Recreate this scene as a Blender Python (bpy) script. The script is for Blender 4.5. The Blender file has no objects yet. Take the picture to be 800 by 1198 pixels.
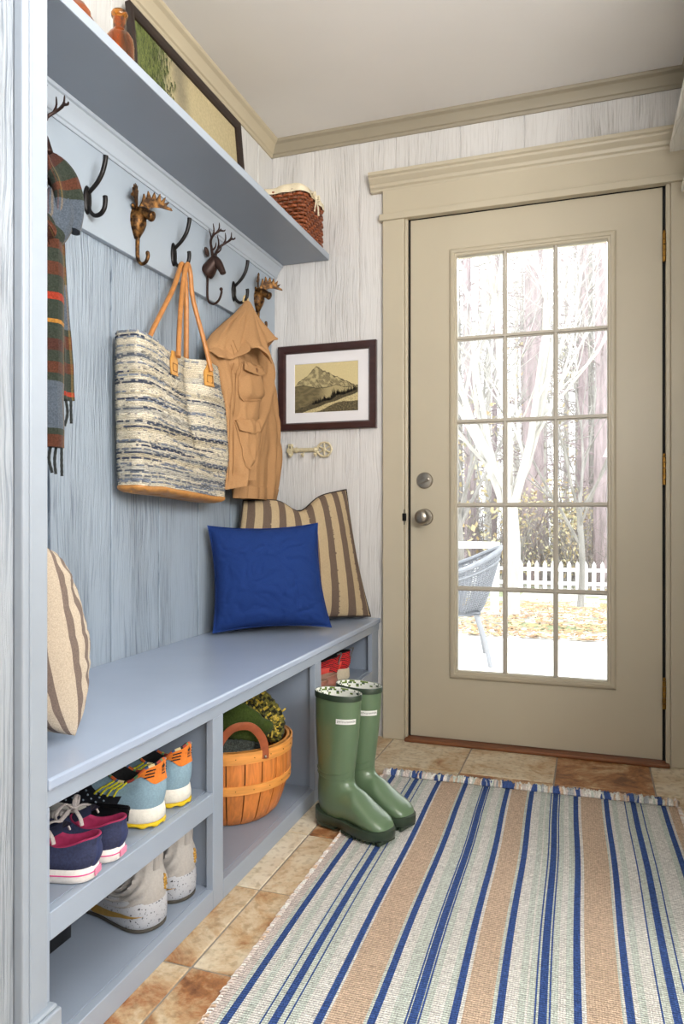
import bpy, math, random
from mathutils import Matrix, Vector, noise as mnoise
random.seed(7)
PI = math.pi
C = bpy.context.scene.collection
sin, cos = math.sin, math.cos
FZ = 0.016            # finished floor level


def lin(c):
    c = c / 255.0
    return c / 12.92 if c <= 0.04045 else ((c + 0.055) / 1.055) ** 2.4


def S(r, g, b):
    return (lin(r), lin(g), lin(b))


def lerp(a, b, t):
    return a + (b - a) * t


def sstep(a, b, x):
    t = max(0.0, min(1.0, (x - a) / (b - a)))
    return t * t * (3 - 2 * t)


def vn(x, y, z=0.0):
    return mnoise.noise((x, y, z))


def interp(table, x):
    """piecewise smooth interpolation of [(x, v...), ...]"""
    if x <= table[0][0]:
        return table[0][1:]
    for a, b in zip(table, table[1:]):
        if x <= b[0]:
            t = (x - a[0]) / (b[0] - a[0])
            return tuple(lerp(p, q, t) for p, q in zip(a[1:], b[1:]))
    return table[-1][1:]


def catmull(pts, n, closed=False):
    """resample points to n points along a Catmull-Rom spline"""
    P = [Vector(p) for p in pts]
    k = len(P)
    out = []
    segs = k if closed else k - 1
    m = n if closed else n - 1
    for i in range(n):
        u = i / m * segs
        j = min(int(u), segs - 1)
        t = u - j
        if closed:
            p0, p1, p2, p3 = P[(j - 1) % k], P[j % k], P[(j + 1) % k], P[(j + 2) % k]
        else:
            p0, p1, p2, p3 = P[max(j - 1, 0)], P[j], P[min(j + 1, k - 1)], P[min(j + 2, k - 1)]
        out.append(0.5 * ((2 * p1) + (p2 - p0) * t + (2 * p0 - 5 * p1 + 4 * p2 - p3) * t * t + (3 * p1 - p0 - 3 * p2 + p3) * t ** 3))
    return out


# ------------------------------------------------------------------ materials
def M(name, col, rough=0.5, metal=0.0, ns=(1, 1, 1), scale=20.0, cvar=0.06, bump=0.0, dist=0.002,
      coat=0.0, attr=False, sheen=0.0, distort=0.0, detail=3.0, spec=0.5, col2=None, ramp=(0.3, 0.7), trans=0.0,
      extra=None):
    m = bpy.data.materials.new(name)
    m.use_nodes = True
    nt = m.node_tree
    N, L = nt.nodes, nt.links
    b = N['Principled BSDF']
    b.inputs['Roughness'].default_value = rough
    b.inputs['Metallic'].default_value = metal
    b.inputs['Coat Weight'].default_value = coat
    b.inputs['Sheen Weight'].default_value = sheen
    b.inputs['Specular IOR Level'].default_value = spec
    b.inputs['Transmission Weight'].default_value = trans
    tc = N.new('ShaderNodeTexCoord')
    mp = N.new('ShaderNodeMapping')
    mp.inputs['Scale'].default_value = ns
    L.new(tc.outputs['Object'], mp.inputs['Vector'])
    no = N.new('ShaderNodeTexNoise')
    no.inputs['Scale'].default_value = scale
    no.inputs['Detail'].default_value = detail
    no.inputs['Distortion'].default_value = distort
    L.new(mp.outputs['Vector'], no.inputs['Vector'])
    rp = N.new('ShaderNodeValToRGB')
    rp.color_ramp.elements[0].position = ramp[0]
    rp.color_ramp.elements[1].position = ramp[1]
    if attr:
        rp.color_ramp.elements[0].color = (1 - cvar,) * 3 + (1,)
        rp.color_ramp.elements[1].color = (1 + cvar,) * 3 + (1,)
        at = N.new('ShaderNodeAttribute')
        at.attribute_name = 'Col'
        mx = N.new('ShaderNodeMix')
        mx.data_type = 'RGBA'
        mx.blend_type = 'MULTIPLY'
        mx.inputs[0].default_value = 1.0
        L.new(at.outputs['Color'], mx.inputs[6])
        L.new(rp.outputs['Color'], mx.inputs[7])
        L.new(mx.outputs[2], b.inputs['Base Color'])
    else:
        c2 = col2 if col2 else tuple(min(1, c * (1 + cvar)) for c in col)
        rp.color_ramp.elements[0].color = tuple(c * (1 - cvar) for c in col) + (1,)
        rp.color_ramp.elements[1].color = tuple(c2) + (1,)
        L.new(rp.outputs['Color'], b.inputs['Base Color'])
    L.new(no.outputs['Fac'], rp.inputs['Fac'])
    if bump:
        bp = N.new('ShaderNodeBump')
        bp.inputs['Strength'].default_value = bump
        bp.inputs['Distance'].default_value = dist
        L.new(no.outputs['Fac'], bp.inputs['Height'])
        L.new(bp.outputs['Normal'], b.inputs['Normal'])
    return m


def wood_paint(name, col, dark, horiz, rough=0.45, strength=1.0, depth=0.005):
    """painted rough-sawn boards: vertical grain in relief. horiz = horizontal axis of the face (0 = x, 1 = y)"""
    m = bpy.data.materials.new(name)
    m.use_nodes = True
    nt = m.node_tree
    N, L = nt.nodes, nt.links
    b = N['Principled BSDF']
    b.inputs['Roughness'].default_value = rough
    tc = N.new('ShaderNodeTexCoord')
    # slow sideways wander so the grain is wavy
    wn = N.new('ShaderNodeTexNoise')
    wn.inputs['Scale'].default_value = 1.0
    wn.inputs['Detail'].default_value = 2.0
    wmap = N.new('ShaderNodeMapping')
    wmap.inputs['Scale'].default_value = (7, 7, 2.6)
    L.new(tc.outputs['Object'], wmap.inputs['Vector'])
    L.new(wmap.outputs['Vector'], wn.inputs['Vector'])
    ws = N.new('ShaderNodeMath')
    ws.operation = 'MULTIPLY_ADD'
    ws.inputs[1].default_value = 0.055
    L.new(wn.outputs['Fac'], ws.inputs[0])
    sep = N.new('ShaderNodeSeparateXYZ')
    L.new(tc.outputs['Object'], sep.inputs[0])
    L.new(sep.outputs[horiz], ws.inputs[2])
    cmb = N.new('ShaderNodeCombineXYZ')
    sc1 = N.new('ShaderNodeMath')
    sc1.operation = 'MULTIPLY'
    sc1.inputs[1].default_value = 210.0
    L.new(ws.outputs[0], sc1.inputs[0])
    L.new(sc1.outputs[0], cmb.inputs[0])
    sc2 = N.new('ShaderNodeMath')
    sc2.operation = 'MULTIPLY'
    sc2.inputs[1].default_value = 5.0
    L.new(sep.outputs[2], sc2.inputs[0])
    L.new(sc2.outputs[0], cmb.inputs[2])
    g = N.new('ShaderNodeTexNoise')
    g.inputs['Scale'].default_value = 1.0
    g.inputs['Detail'].default_value = 5.0
    g.inputs['Roughness'].default_value = 0.62
    L.new(cmb.outputs[0], g.inputs['Vector'])
    # broad bands of stronger and weaker grain
    bn = N.new('ShaderNodeTexNoise')
    bn.inputs['Scale'].default_value = 1.0
    bmap = N.new('ShaderNodeMapping')
    bmap.inputs['Scale'].default_value = (9, 9, 1.2)
    L.new(tc.outputs['Object'], bmap.inputs['Vector'])
    L.new(bmap.outputs['Vector'], bn.inputs['Vector'])
    br = N.new('ShaderNodeMapRange')
    br.inputs[1].default_value = 0.3
    br.inputs[2].default_value = 0.65
    br.inputs[3].default_value = 0.25
    br.inputs[4].default_value = 1.0
    L.new(bn.outputs['Fac'], br.inputs[0])
    rp = N.new('ShaderNodeValToRGB')
    rp.color_ramp.elements[0].position = 0.36
    rp.color_ramp.elements[1].position = 0.50
    rp.color_ramp.elements[0].color = dark + (1,)
    rp.color_ramp.elements[1].color = col + (1,)
    L.new(g.outputs['Fac'], rp.inputs['Fac'])
    mx = N.new('ShaderNodeMix')
    mx.data_type = 'RGBA'
    L.new(br.outputs[0], mx.inputs[0])
    mx.inputs[6].default_value = col + (1,)
    L.new(rp.outputs['Color'], mx.inputs[7])
    L.new(mx.outputs[2], b.inputs['Base Color'])
    bs = N.new('ShaderNodeMath')
    bs.operation = 'MULTIPLY'
    bs.inputs[1].default_value = strength
    L.new(br.outputs[0], bs.inputs[0])
    bp = N.new('ShaderNodeBump')
    bp.inputs['Distance'].default_value = depth
    L.new(bs.outputs[0], bp.inputs['Strength'])
    L.new(g.outputs['Fac'], bp.inputs['Height'])
    L.new(bp.outputs['Normal'], b.inputs['Normal'])
    return m


def glass_mat(name):
    m = bpy.data.materials.new(name)
    m.use_nodes = True
    nt = m.node_tree
    N, L = nt.nodes, nt.links
    N.remove(N['Principled BSDF'])
    out = N['Material Output']
    tr = N.new('ShaderNodeBsdfTransparent')
    tr.inputs[0].default_value = (0.97, 0.985, 0.98, 1)
    gl = N.new('ShaderNodeBsdfGlossy')
    gl.inputs['Roughness'].default_value = 0.02
    fr = N.new('ShaderNodeFresnel')
    fr.inputs[0].default_value = 1.45
    mix = N.new('ShaderNodeMixShader')
    L.new(fr.outputs[0], mix.inputs[0])
    L.new(tr.outputs[0], mix.inputs[1])
    L.new(gl.outputs[0], mix.inputs[2])
    L.new(mix.outputs[0], out.inputs[0])
    return m


# ------------------------------------------------------------------ mesh builder
class MB:
    def __init__(s):
        s.v, s.f, s.m, s.c = [], [], [], []

    def add(s, verts, faces, mi=0, cols=None):
        o = len(s.v)
        s.v += [tuple(p) for p in verts]
        for i, f in enumerate(faces):
            s.f.append(tuple(o + k for k in f))
            s.m.append(mi)
            s.c.append(cols[i] if isinstance(cols, list) else cols)
        return o

    def box(s, x0, x1, y0, y1, z0, z1, mi=0, col=None):
        v = [(x0, y0, z0), (x1, y0, z0), (x1, y1, z0), (x0, y1, z0), (x0, y0, z1), (x1, y0, z1), (x1, y1, z1), (x0, y1, z1)]
        s.add(v, [(3, 2, 1, 0), (4, 5, 6, 7), (0, 1, 5, 4), (1, 2, 6, 5), (2, 3, 7, 6), (3, 0, 4, 7)], mi, col)
        return s

    def obox(s, M4, sx, sy, sz, mi=0, col=None):
        v = [M4 @ Vector((a * sx / 2, b * sy / 2, c * sz / 2)) for c in (-1, 1) for a, b in ((-1, -1), (1, -1), (1, 1), (-1, 1))]
        s.add(v, [(3, 2, 1, 0), (4, 5, 6, 7), (0, 1, 5, 4), (1, 2, 6, 5), (2, 3, 7, 6), (3, 0, 4, 7)], mi, col)
        return s

    def loft(s, rings, cap0=True, cap1=True, closed=True, mi=0, colfn=None):
        n = len(rings[0])
        vs = [p for r in rings for p in r]
        fs, cs = [], []
        for i in range(len(rings) - 1):
            for j in range(n if closed else n - 1):
                k = (j + 1) % n
                fs.append((i * n + j, i * n + k, (i + 1) * n + k, (i + 1) * n + j))
                cs.append(colfn(i, j) if colfn else None)
        if cap0:
            fs.append(tuple(range(n - 1, -1, -1)))
            cs.append(colfn(0, 0) if colfn else None)
        if cap1:
            o = (len(rings) - 1) * n
            fs.append(tuple(range(o, o + n)))
            cs.append(colfn(len(rings) - 2, 0) if colfn else None)
        s.add(vs, fs, mi, cs)
        return s

    def tube(s, path, r, n=8, mi=0, flat=1.0, up=None, caps=True, colfn=None):
        P = [Vector(p) for p in path]
        rr = r if isinstance(r, (list, tuple)) else [r] * len(P)
        rings = []
        nrm = None
        for i, p in enumerate(P):
            t = (P[min(i + 1, len(P) - 1)] - P[max(i - 1, 0)])
            if t.length < 1e-9:
                t = Vector((0, 0, 1))
            t.normalize()
            if nrm is None:
                u = Vector(up) if up else (Vector((0, 0, 1)) if abs(t.z) < 0.9 else Vector((1, 0, 0)))
                nrm = (u - t * u.dot(t)).normalized()
            else:
                nrm = nrm - t * nrm.dot(t)
                if nrm.length < 1e-6:
                    nrm = t.orthogonal()
                nrm.normalize()
            bi = t.cross(nrm)
            rings.append([p + nrm * (cos(2 * PI * k / n) * rr[i] * flat) + bi * (sin(2 * PI * k / n) * rr[i]) for k in range(n)])
        s.loft(rings, caps, caps, True, mi, colfn)
        return s

    def lathe(s, prof, cx=0, cy=0, cz=0, n=32, axis='z', mi=0, cap0=True, cap1=True, squash=1.0):
        rings = []
        for r, h in prof:
            ring = []
            for k in range(n):
                a = 2 * PI * k / n
                if axis == 'z':
                    ring.append((cx + r * cos(a), cy + r * sin(a) * squash, cz + h))
                elif axis == 'y':
                    ring.append((cx + r * cos(a), cy + h, cz + r * sin(a) * squash))
                else:
                    ring.append((cx + h, cy + r * cos(a), cz + r * sin(a) * squash))
            rings.append(ring)
        s.loft(rings, cap0, cap1, True, mi)
        return s

    def prism(s, poly, fn0, fn1, mi=0, col=None):
        """2-D polygon swept between two mappings"""
        n = len(poly)
        vs = [fn0(*p) for p in poly] + [fn1(*p) for p in poly]
        fs = [tuple(range(n - 1, -1, -1)), tuple(range(n, 2 * n))]
        fs += [(i, (i + 1) % n, n + (i + 1) % n, n + i) for i in range(n)]
        s.add(vs, fs, mi, col)
        return s

    def ell(s, c, rx, ry, rz, n=14, mi=0, rot=None):
        rings = []
        for i in range(1, n // 2 + 3):
            a = PI * i / (n // 2 + 3)
            ring = []
            for k in range(n):
                b = 2 * PI * k / n
                p = Vector((rx * sin(a) * cos(b), ry * sin(a) * sin(b), -rz * cos(a)))
                if rot:
                    p = rot @ p
                ring.append(Vector(c) + p)
            rings.append(ring)
        s.loft(rings, True, True, True, mi)
        return s

    def grid(s, fn, nu, nv, mi=0, colfn=None, flip=False):
        vs = [fn(i / nu, j / nv) for j in range(nv + 1) for i in range(nu + 1)]
        fs, cs = [], []
        for j in range(nv):
            for i in range(nu):
                a = j * (nu + 1) + i
                q = (a, a + 1, a + nu + 2, a + nu + 1)
                fs.append(q[::-1] if flip else q)
                cs.append(colfn((i + .5) / nu, (j + .5) / nv) if colfn else None)
        s.add(vs, fs, mi, cs)
        return s

    def build(s, name, mats, parent=None, smooth=True, bevel=0.0, at=None, local=False, merge=False, sub=0, angle=40, segs=2):
        """one mesh object. Vertices are in world space unless local; `at` sets the origin of a top-level mesh"""
        me = bpy.data.meshes.new(name)
        me.from_pydata(s.v, [], s.f)
        mats = mats if isinstance(mats, (list, tuple)) else [mats]
        for m in mats:
            me.materials.append(m)
        me.polygons.foreach_set('material_index', s.m)
        if any(c is not None for c in s.c):
            ca = me.color_attributes.new('Col', 'FLOAT_COLOR', 'CORNER')
            buf = []
            for poly, c in zip(s.f, s.c):
                cc = list(c if c is not None else (1, 1, 1)) + [1.0]
                buf += cc * len(poly)
            ca.data.foreach_set('color', buf)
        o = bpy.data.objects.new(name, me)
        C.objects.link(o)
        if parent is not None:
            o.parent = parent
            if not local:
                r = parent
                while r.parent is not None:
                    r = r.parent
                me.transform(r.matrix_basis.inverted())
        elif at is not None:
            if not local:
                me.transform(Matrix.Translation(-Vector(at)))
            o.location = at
        if merge:
            import bmesh
            bm = bmesh.new()
            bm.from_mesh(me)
            bmesh.ops.remove_doubles(bm, verts=bm.verts, dist=1e-5)
            bmesh.ops.recalc_face_normals(bm, faces=bm.faces)
            bm.to_mesh(me)
            bm.free()
        if smooth:
            me.polygons.foreach_set('use_smooth', [True] * len(me.polygons))
            if not sub:
                me.set_sharp_from_angle(angle=math.radians(angle))
        if bevel:
            md = o.modifiers.new('Bevel', 'BEVEL')
            md.width = bevel
            md.segments = segs
            md.limit_method = 'ANGLE'
        if sub:
            md = o.modifiers.new('Subd', 'SUBSURF')
            md.levels = sub
            md.render_levels = sub
        return o


def tag(o, label=None, cat=None, group=None, kind=None):
    if label:
        o['label'] = label
    if cat:
        o['category'] = cat
    if group:
        o['group'] = group
    if kind:
        o['kind'] = kind
    return o


def thing(name, label, cat, loc=(0, 0, 0), rz=0.0, group=None, kind=None):
    o = bpy.data.objects.new(name, None)
    C.objects.link(o)
    o.empty_display_size = 0.05
    o.matrix_basis = Matrix.Translation(loc) @ Matrix.Rotation(rz, 4, 'Z')
    return tag(o, label, cat, group, kind)


def copy_tree(o, parent=None):
    c = o.copy()
    C.objects.link(c)
    if parent is not None:
        c.parent = parent
    for ch in list(o.children):
        copy_tree(ch, c)
    return c


def text_mesh(body, size):
    """outline of a line of type as (verts2d, faces), centred"""
    cu = bpy.data.curves.new('type', 'FONT')
    cu.body = body
    cu.size = size
    cu.align_x = 'CENTER'
    cu.align_y = 'CENTER'
    o = bpy.data.objects.new('type', cu)
    C.objects.link(o)
    dg = bpy.context.evaluated_depsgraph_get()
    me = bpy.data.meshes.new_from_object(o.evaluated_get(dg))
    vs = [(v.co.x, v.co.y) for v in me.vertices]
    fs = [tuple(p.vertices) for p in me.polygons]
    bpy.data.objects.remove(o)
    bpy.data.curves.remove(cu)
    bpy.data.meshes.remove(me)
    return vs, fs
# ------------------------------------------------------------------ shared materials
MAT = {}
MAT['blue_paint'] = M('blue_gray_paint', S(139, 150, 166), rough=0.30, scale=6, cvar=0.03, bump=0.04, dist=0.001)
MAT['blue_light'] = M('pale_blue_gray_paint', S(162, 172, 184), rough=0.38, scale=6, cvar=0.03, bump=0.04, dist=0.001)
MAT['door_paint'] = M('beige_paint', S(188, 178, 156), rough=0.42, scale=5, cvar=0.02, bump=0.03, dist=0.001)
MAT['taupe'] = M('taupe_paint', S(150, 141, 122), rough=0.5, scale=5, cvar=0.03)
MAT['ceiling'] = M('ceiling_paint', S(222, 219, 215), rough=0.75, scale=3, cvar=0.02, bump=0.05, dist=0.002)
MAT['plain_wall'] = M('plain_white_wall', S(218, 216, 210), rough=0.7, scale=4, cvar=0.02)
MAT['wall_white_x'] = wood_paint('white_rough_sawn_x', S(216, 214, 212), S(176, 172, 168), 0, strength=1.0, depth=.007)
MAT['wall_white_y'] = wood_paint('white_rough_sawn_y', S(216, 215, 212), S(190, 189, 187), 1, strength=0.9)
MAT['wall_blue_y'] = wood_paint('blue_rough_sawn_y', S(158, 171, 184), S(98, 111, 127), 1, rough=0.42, strength=1.0, depth=.009)
MAT['wall_near_y'] = wood_paint('pale_blue_rough_sawn_y', S(166, 174, 183), S(108, 119, 132), 1, rough=0.5, strength=1.0, depth=.011)
MAT['brass'] = M('aged_brass', S(150, 112, 52), rough=0.32, metal=1.0, scale=60, cvar=0.25)
MAT['steel'] = M('brushed_nickel', S(165, 158, 148), rough=0.28, metal=1.0, scale=80, cvar=0.1)
MAT['dark_gap'] = M('gap_shade', S(22, 20, 18), rough=0.8)  # near-black for narrow gaps, their shade put into colour
MAT['glass'] = glass_mat('door_glass')
MAT['oak'] = M('reddish_wood', S(120, 72, 40), rough=0.5, ns=(4, 60, 60), scale=1.2, cvar=0.25, bump=0.1)
MAT['black_iron'] = M('black_iron', S(30, 28, 28), rough=0.38, metal=0.6, scale=90, cvar=0.2, bump=0.12, dist=0.001)


def planks(mb, axis, plane, face_dir, a0, a1, z0, z1, edges, thick=0.016, gap=0.005, deep=0.005):
    """vertical boards with open grooves, backed by a sheet. axis 'x' or 'y' = direction along the wall"""
    cuts = [a0] + [e for e in edges if a0 < e < a1] + [a1]
    for p, q in zip(cuts, cuts[1:]):
        lo = p + (gap / 2 if p != a0 else 0)
        hi = q - (gap / 2 if q != a1 else 0)
        b0, b1 = sorted((plane, plane - face_dir * thick))
        if axis == 'x':
            mb.box(lo, hi, b0, b1, z0, z1)
        else:
            mb.box(b0, b1, lo, hi, z0, z1)
    b0, b1 = sorted((plane - face_dir * deep, plane - face_dir * 0.05))
    if axis == 'x':
        mb.box(a0, a1, b0, b1, z0, z1)
    else:
        mb.box(b0, b1, a0, a1, z0, z1)


ZC = 2.462           # ceiling height
XL, YB, XR = -1.28, 2.82, 0.345
st = lambda o, label, cat: tag(o, label, cat, kind='structure')

# floor: individual travertine tiles over a grout bed
tile_mat = bpy.data.materials.new('travertine_tile')
tile_mat.use_nodes = True
nt = tile_mat.node_tree
N, L = nt.nodes, nt.links
b = N['Principled BSDF']
b.inputs['Roughness'].default_value = 0.42
tc = N.new('ShaderNodeTexCoord')
at = N.new('ShaderNodeAttribute')
at.attribute_name = 'Col'
off = N.new('ShaderNodeVectorMath')
off.operation = 'MULTIPLY_ADD'
off.inputs[1].default_value = (7, 7, 7)
L.new(at.outputs['Color'], off.inputs[0])
L.new(tc.outputs['Object'], off.inputs[2])
n1 = N.new('ShaderNodeTexNoise')
n1.inputs['Scale'].default_value = 6.5
n1.inputs['Detail'].default_value = 9
n1.inputs['Roughness'].default_value = 0.72
n1.inputs['Distortion'].default_value = 0.6
L.new(off.outputs[0], n1.inputs['Vector'])
sepc = N.new('ShaderNodeSeparateColor')
L.new(at.outputs['Color'], sepc.inputs[0])
ad = N.new('ShaderNodeMath')
ad.operation = 'MULTIPLY_ADD'
ad.inputs[1].default_value = 0.30
L.new(sepc.outputs[2], ad.inputs[0])
L.new(n1.outputs['Fac'], ad.inputs[2])
rp = N.new('ShaderNodeValToRGB')
e = rp.color_ramp.elements
e[0].position = 0.44
e[0].color = S(222, 210, 188) + (1,)
e[1].position = 0.88
e[1].color = S(112, 72, 46) + (1,)
for p, c in ((0.56, S(212, 196, 168)), (0.68, S(190, 160, 122)), (0.78, S(160, 108, 66))):
    q = e.new(p)
    q.color = c + (1,)
L.new(ad.outputs[0], rp.inputs['Fac'])
n2 = N.new('ShaderNodeTexNoise')
n2.inputs['Scale'].default_value = 60
n2.inputs['Detail'].default_value = 6
L.new(off.outputs[0], n2.inputs['Vector'])
r2 = N.new('ShaderNodeValToRGB')
r2.color_ramp.elements[0].position = 0.33
r2.color_ramp.elements[0].color = (0.72, 0.68, 0.62, 1)
r2.color_ramp.elements[1].position = 0.5
r2.color_ramp.elements[1].color = (1, 1, 1, 1)
L.new(n2.outputs['Fac'], r2.inputs['Fac'])
mx = N.new('ShaderNodeMix')
mx.data_type = 'RGBA'
mx.blend_type = 'MULTIPLY'
mx.inputs[0].default_value = 1
L.new(rp.outputs['Color'], mx.inputs[6])
L.new(r2.outputs['Color'], mx.inputs[7])
L.new(mx.outputs[2], b.inputs['Base Color'])
bp = N.new('ShaderNodeBump')
bp.inputs['Strength'].default_value = 0.35
bp.inputs['Distance'].default_value = 0.004
L.new(n1.outputs['Fac'], bp.inputs['Height'])
L.new(bp.outputs['Normal'], b.inputs['Normal'])
grout = M('pale_grout', S(150, 142, 132), rough=0.9, scale=80, cvar=0.1, bump=0.2)
mb = MB()
mb.box(-1.4, 1.95, -1.65, YB + .03, -0.06, FZ - 0.003, 1, (0, 0, 0))
TS = 0.3125
ox, oy = -0.745, 1.262
random.seed(21)
for i in range(-3, 9):
    for j in range(-10, 6):
        x0, y0 = ox + i * TS, oy + j * TS
        x1, y1 = min(x0 + TS, 1.95), min(y0 + TS, YB + .03)
        x0, y0 = max(x0, -1.4), max(y0, -1.65)
        if x1 - x0 < .02 or y1 - y0 < .02:
            continue
        mb.box(x0 + .0025, x1 - .0025, y0 + .0025, y1 - .0025, FZ - .004, FZ, 0, (random.random(), random.random(), random.random()))
st(mb.build('floor', [tile_mat, grout], smooth=False, bevel=0.0015, segs=1), 'rust and cream stone tile floor with pale grout lines', 'floor')

# ceiling
st(MB().box(-1.4, 1.95, -1.65, YB + .1, ZC, ZC + .08).build('ceiling', MAT['ceiling'], smooth=False), 'plain off-white ceiling', 'ceiling')

# left wall: white boards above the shelf, blue boards in the niche
mb = MB()
EY = [0.99, 1.23, 1.485, 1.733, 1.973, 2.213, 2.453, 2.69]
planks(mb, 'y', XL, 1, 0.84, YB, 1.96, ZC, EY, gap=.006)
n0 = len(mb.f)
planks(mb, 'y', XL, 1, 0.84, YB, -0.02, 1.96, EY, gap=.007, deep=.0145)
mb.m = [0] * n0 + [1] * (len(mb.f) - n0)
st(mb.build('wall_left', [MAT['wall_white_y'], MAT['wall_blue_y']], smooth=False, bevel=0.0015, segs=1),
   'rough-sawn board wall of the niche, blue below the shelf and white above', 'wall')

# door wall, with an opening for the door
EX = [-1.278 + .0, -1.085, -0.892, -0.739, -0.483, -0.242, -0.073, 0.141]
DX0, DX1, DZ0, DZ1 = -0.687, 0.246, 0.0, 2.082
mb = MB()
planks(mb, 'x', YB, -1, XL - .05, DX0, -0.02, ZC, EX)
planks(mb, 'x', YB, -1, DX1, XR + .05, -0.02, ZC, EX)
planks(mb, 'x', YB, -1, DX0, DX1, DZ1, ZC, EX)
st(mb.build('wall_back', MAT['wall_white_x'], smooth=False, bevel=0.0015, segs=1), 'white rough-sawn board wall around the door', 'wall')

# wall left of the niche, nearest the camera
mb = MB()
planks(mb, 'y', -0.812, 1, -1.65, 0.868, -0.02, ZC, [-.6, -.35, -.1, .15, .4, .62, .80])
mb.box(-1.30, -0.83, 0.85, 0.868, -0.02, ZC)
st(mb.build('wall_near_left', MAT['wall_near_y'], smooth=False, bevel=0.0015, segs=1), 'pale rough-sawn board wall at the left edge of the picture', 'wall')

# post trim at the near end of the niche
mb = MB()
mb.box(-1.275, -0.800, 0.870, 0.926, FZ, ZC)
mb.box(-0.812, -0.794, 0.866, 0.880, FZ + .12, ZC)
mb.box(-0.812, -0.797, 0.884, 0.890, FZ + .12, ZC)
POST = M('post_paint', S(148, 157, 168), rough=.4, cvar=.02)
t1 = mb.build('trim_1', POST, smooth=False, bevel=0.003)
st(t1, 'pale blue post trim closing the near end of the built-in niche', 'trim')
mb = MB()
mb.box(-0.82, -0.785, 0.858, 0.940, FZ, 0.135)
mb.box(-0.82, -0.790, 0.860, 0.936, 0.135, 0.142)
st(mb.build('trim_2', POST, smooth=False, bevel=0.003), 'small plinth block at the foot of the niche post', 'trim')

# right wall beside the door, and the wider part of the room out of view
mb = MB()
planks(mb, 'y', XR, -1, 1.55, YB + .05, -0.02, ZC, [1.8, 2.05, 2.3, 2.55])
mb.box(XR, 1.95, 1.50, 1.55, -0.02, ZC)
st(mb.build('wall_right', MAT['wall_white_y'], smooth=False, bevel=0.0015, segs=1), 'short white board wall right of the door', 'wall')
mb = MB()
mb.box(1.90, 1.95, -1.65, 1.50, -0.02, ZC)
st(mb.build('wall_far_right', MAT['plain_wall'], smooth=False), 'plain white wall of the room behind the camera on the right', 'wall')
mb = MB()
mb.box(-0.86, 1.95, -1.70, -1.65, -0.02, ZC)
st(mb.build('wall_near', MAT['plain_wall'], smooth=False), 'plain white wall behind the camera', 'wall')


def sweep(mb, prof, p0, p1, out, up=(0, 0, 1), mi=0):
    """profile [(out, up)] swept from p0 to p1"""
    o, u = Vector(out), Vector(up)
    rings = [[Vector(p) + o * a + u * h for a, h in prof] for p in (p0, p1)]
    mb.loft(rings, True, True, True, mi)


CR = [(0, 0), (0, -.055), (.006, -.055), (.010, -.046), (.016, -.043), (.022, -.030), (.034, -.016), (.040, -.013), (.046, -.010), (.050, -.004), (.050, 0)]
mb = MB()
sweep(mb, CR, (XL, YB, ZC), (XR, YB, ZC), (0, -1, 0))
st(mb.build('trim_3', MAT['taupe'], angle=20), 'taupe crown moulding above the door wall', 'trim')
mb = MB()
sweep(mb, CR, (XL, .87, ZC), (XL, YB, ZC), (1, 0, 0))
st(mb.build('trim_4', M('taupe_paint_lit', S(186, 174, 148), rough=.5, scale=5, cvar=.03), angle=20), 'crown moulding above the long shelf wall, taupe toned as lit', 'trim')  # lighter copy of the taupe, light on this wall put into colour
mb = MB()
sweep(mb, CR, (XR, 1.55, ZC), (XR, YB, ZC), (-1, 0, 0))
st(mb.build('trim_5', MAT['taupe'], angle=20), 'taupe crown moulding on the short right wall', 'trim')

# door casing and head
YK_ = 2.862
mb = MB()
mb.box(-0.788, -0.700, 2.797, YB, FZ, 2.082)
mb.box(-0.700, DX0, 2.804, YK_, FZ, 2.082)
st(mb.build('trim_6', MAT['door_paint'], smooth=False, bevel=.004), 'beige door casing left of the door', 'trim')
mb = MB()
mb.box(0.262, 0.335, 2.797, YB, FZ, 2.082)
mb.box(DX1, 0.262, 2.804, YK_, FZ, 2.082)
st(mb.build('trim_7', MAT['door_paint'], smooth=False, bevel=.004), 'beige door casing right of the door', 'trim')
mb = MB()
mb.box(-0.800, 0.342, 2.788, YB, 2.070, 2.096)
mb.box(-0.788, 0.338, 2.800, YB, 2.096, 2.200)
HC = [(0, 0), (.020, 0), (.024, .010), (.030, .014), (.034, .026), (.050, .040), (.052, .048), (.060, .052), (.060, .066), (0, .070)]
sweep(mb, HC, (-0.838, YB, 2.190), (0.343, YB, 2.190), (0, -1, 0))
st(mb.build('trim_8', MAT['door_paint'], bevel=.002, angle=25), 'beige door head with fillet, frieze and stepped cap', 'trim')

# wooden sill under the door
mb = MB()
mb.box(-0.695, 0.258, 2.780, 2.93, FZ, 0.030)
st(mb.build('trim_9', MAT['oak'], smooth=False, bevel=.004), 'reddish wooden sill under the door', 'trim')

# ---- the door
door = thing('door_1', 'beige glazed door of fifteen panes with nickel knob and brass hinges', 'door', (-0.22, 2.84, 0.032), kind='structure')
mb = MB()
D0, D1 = -0.678, 0.236          # slab edges
GX0, GX1, GZ0, GZ1 = -0.497, 0.057, 0.297, 1.908
YF, YK = 2.820, 2.862
mb.box(D0, GX0, YF, YK, .034, 2.066)
mb.box(GX1, D1, YF, YK, .034, 2.066)
mb.box(GX0, GX1, YF, YK, .034, GZ0)
mb.box(GX0, GX1, YF, YK, GZ1, 2.066)
mb.build('door_slab', MAT['door_paint'], door, smooth=False)
mb = MB()
PR = [(-.026, 0), (-.026, .005), (-.020, .010), (-.014, .012), (-.008, .012), (-.006, .008), (.0, .008), (.004, .004), (.006, -.012), (.0, -.016)]
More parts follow.
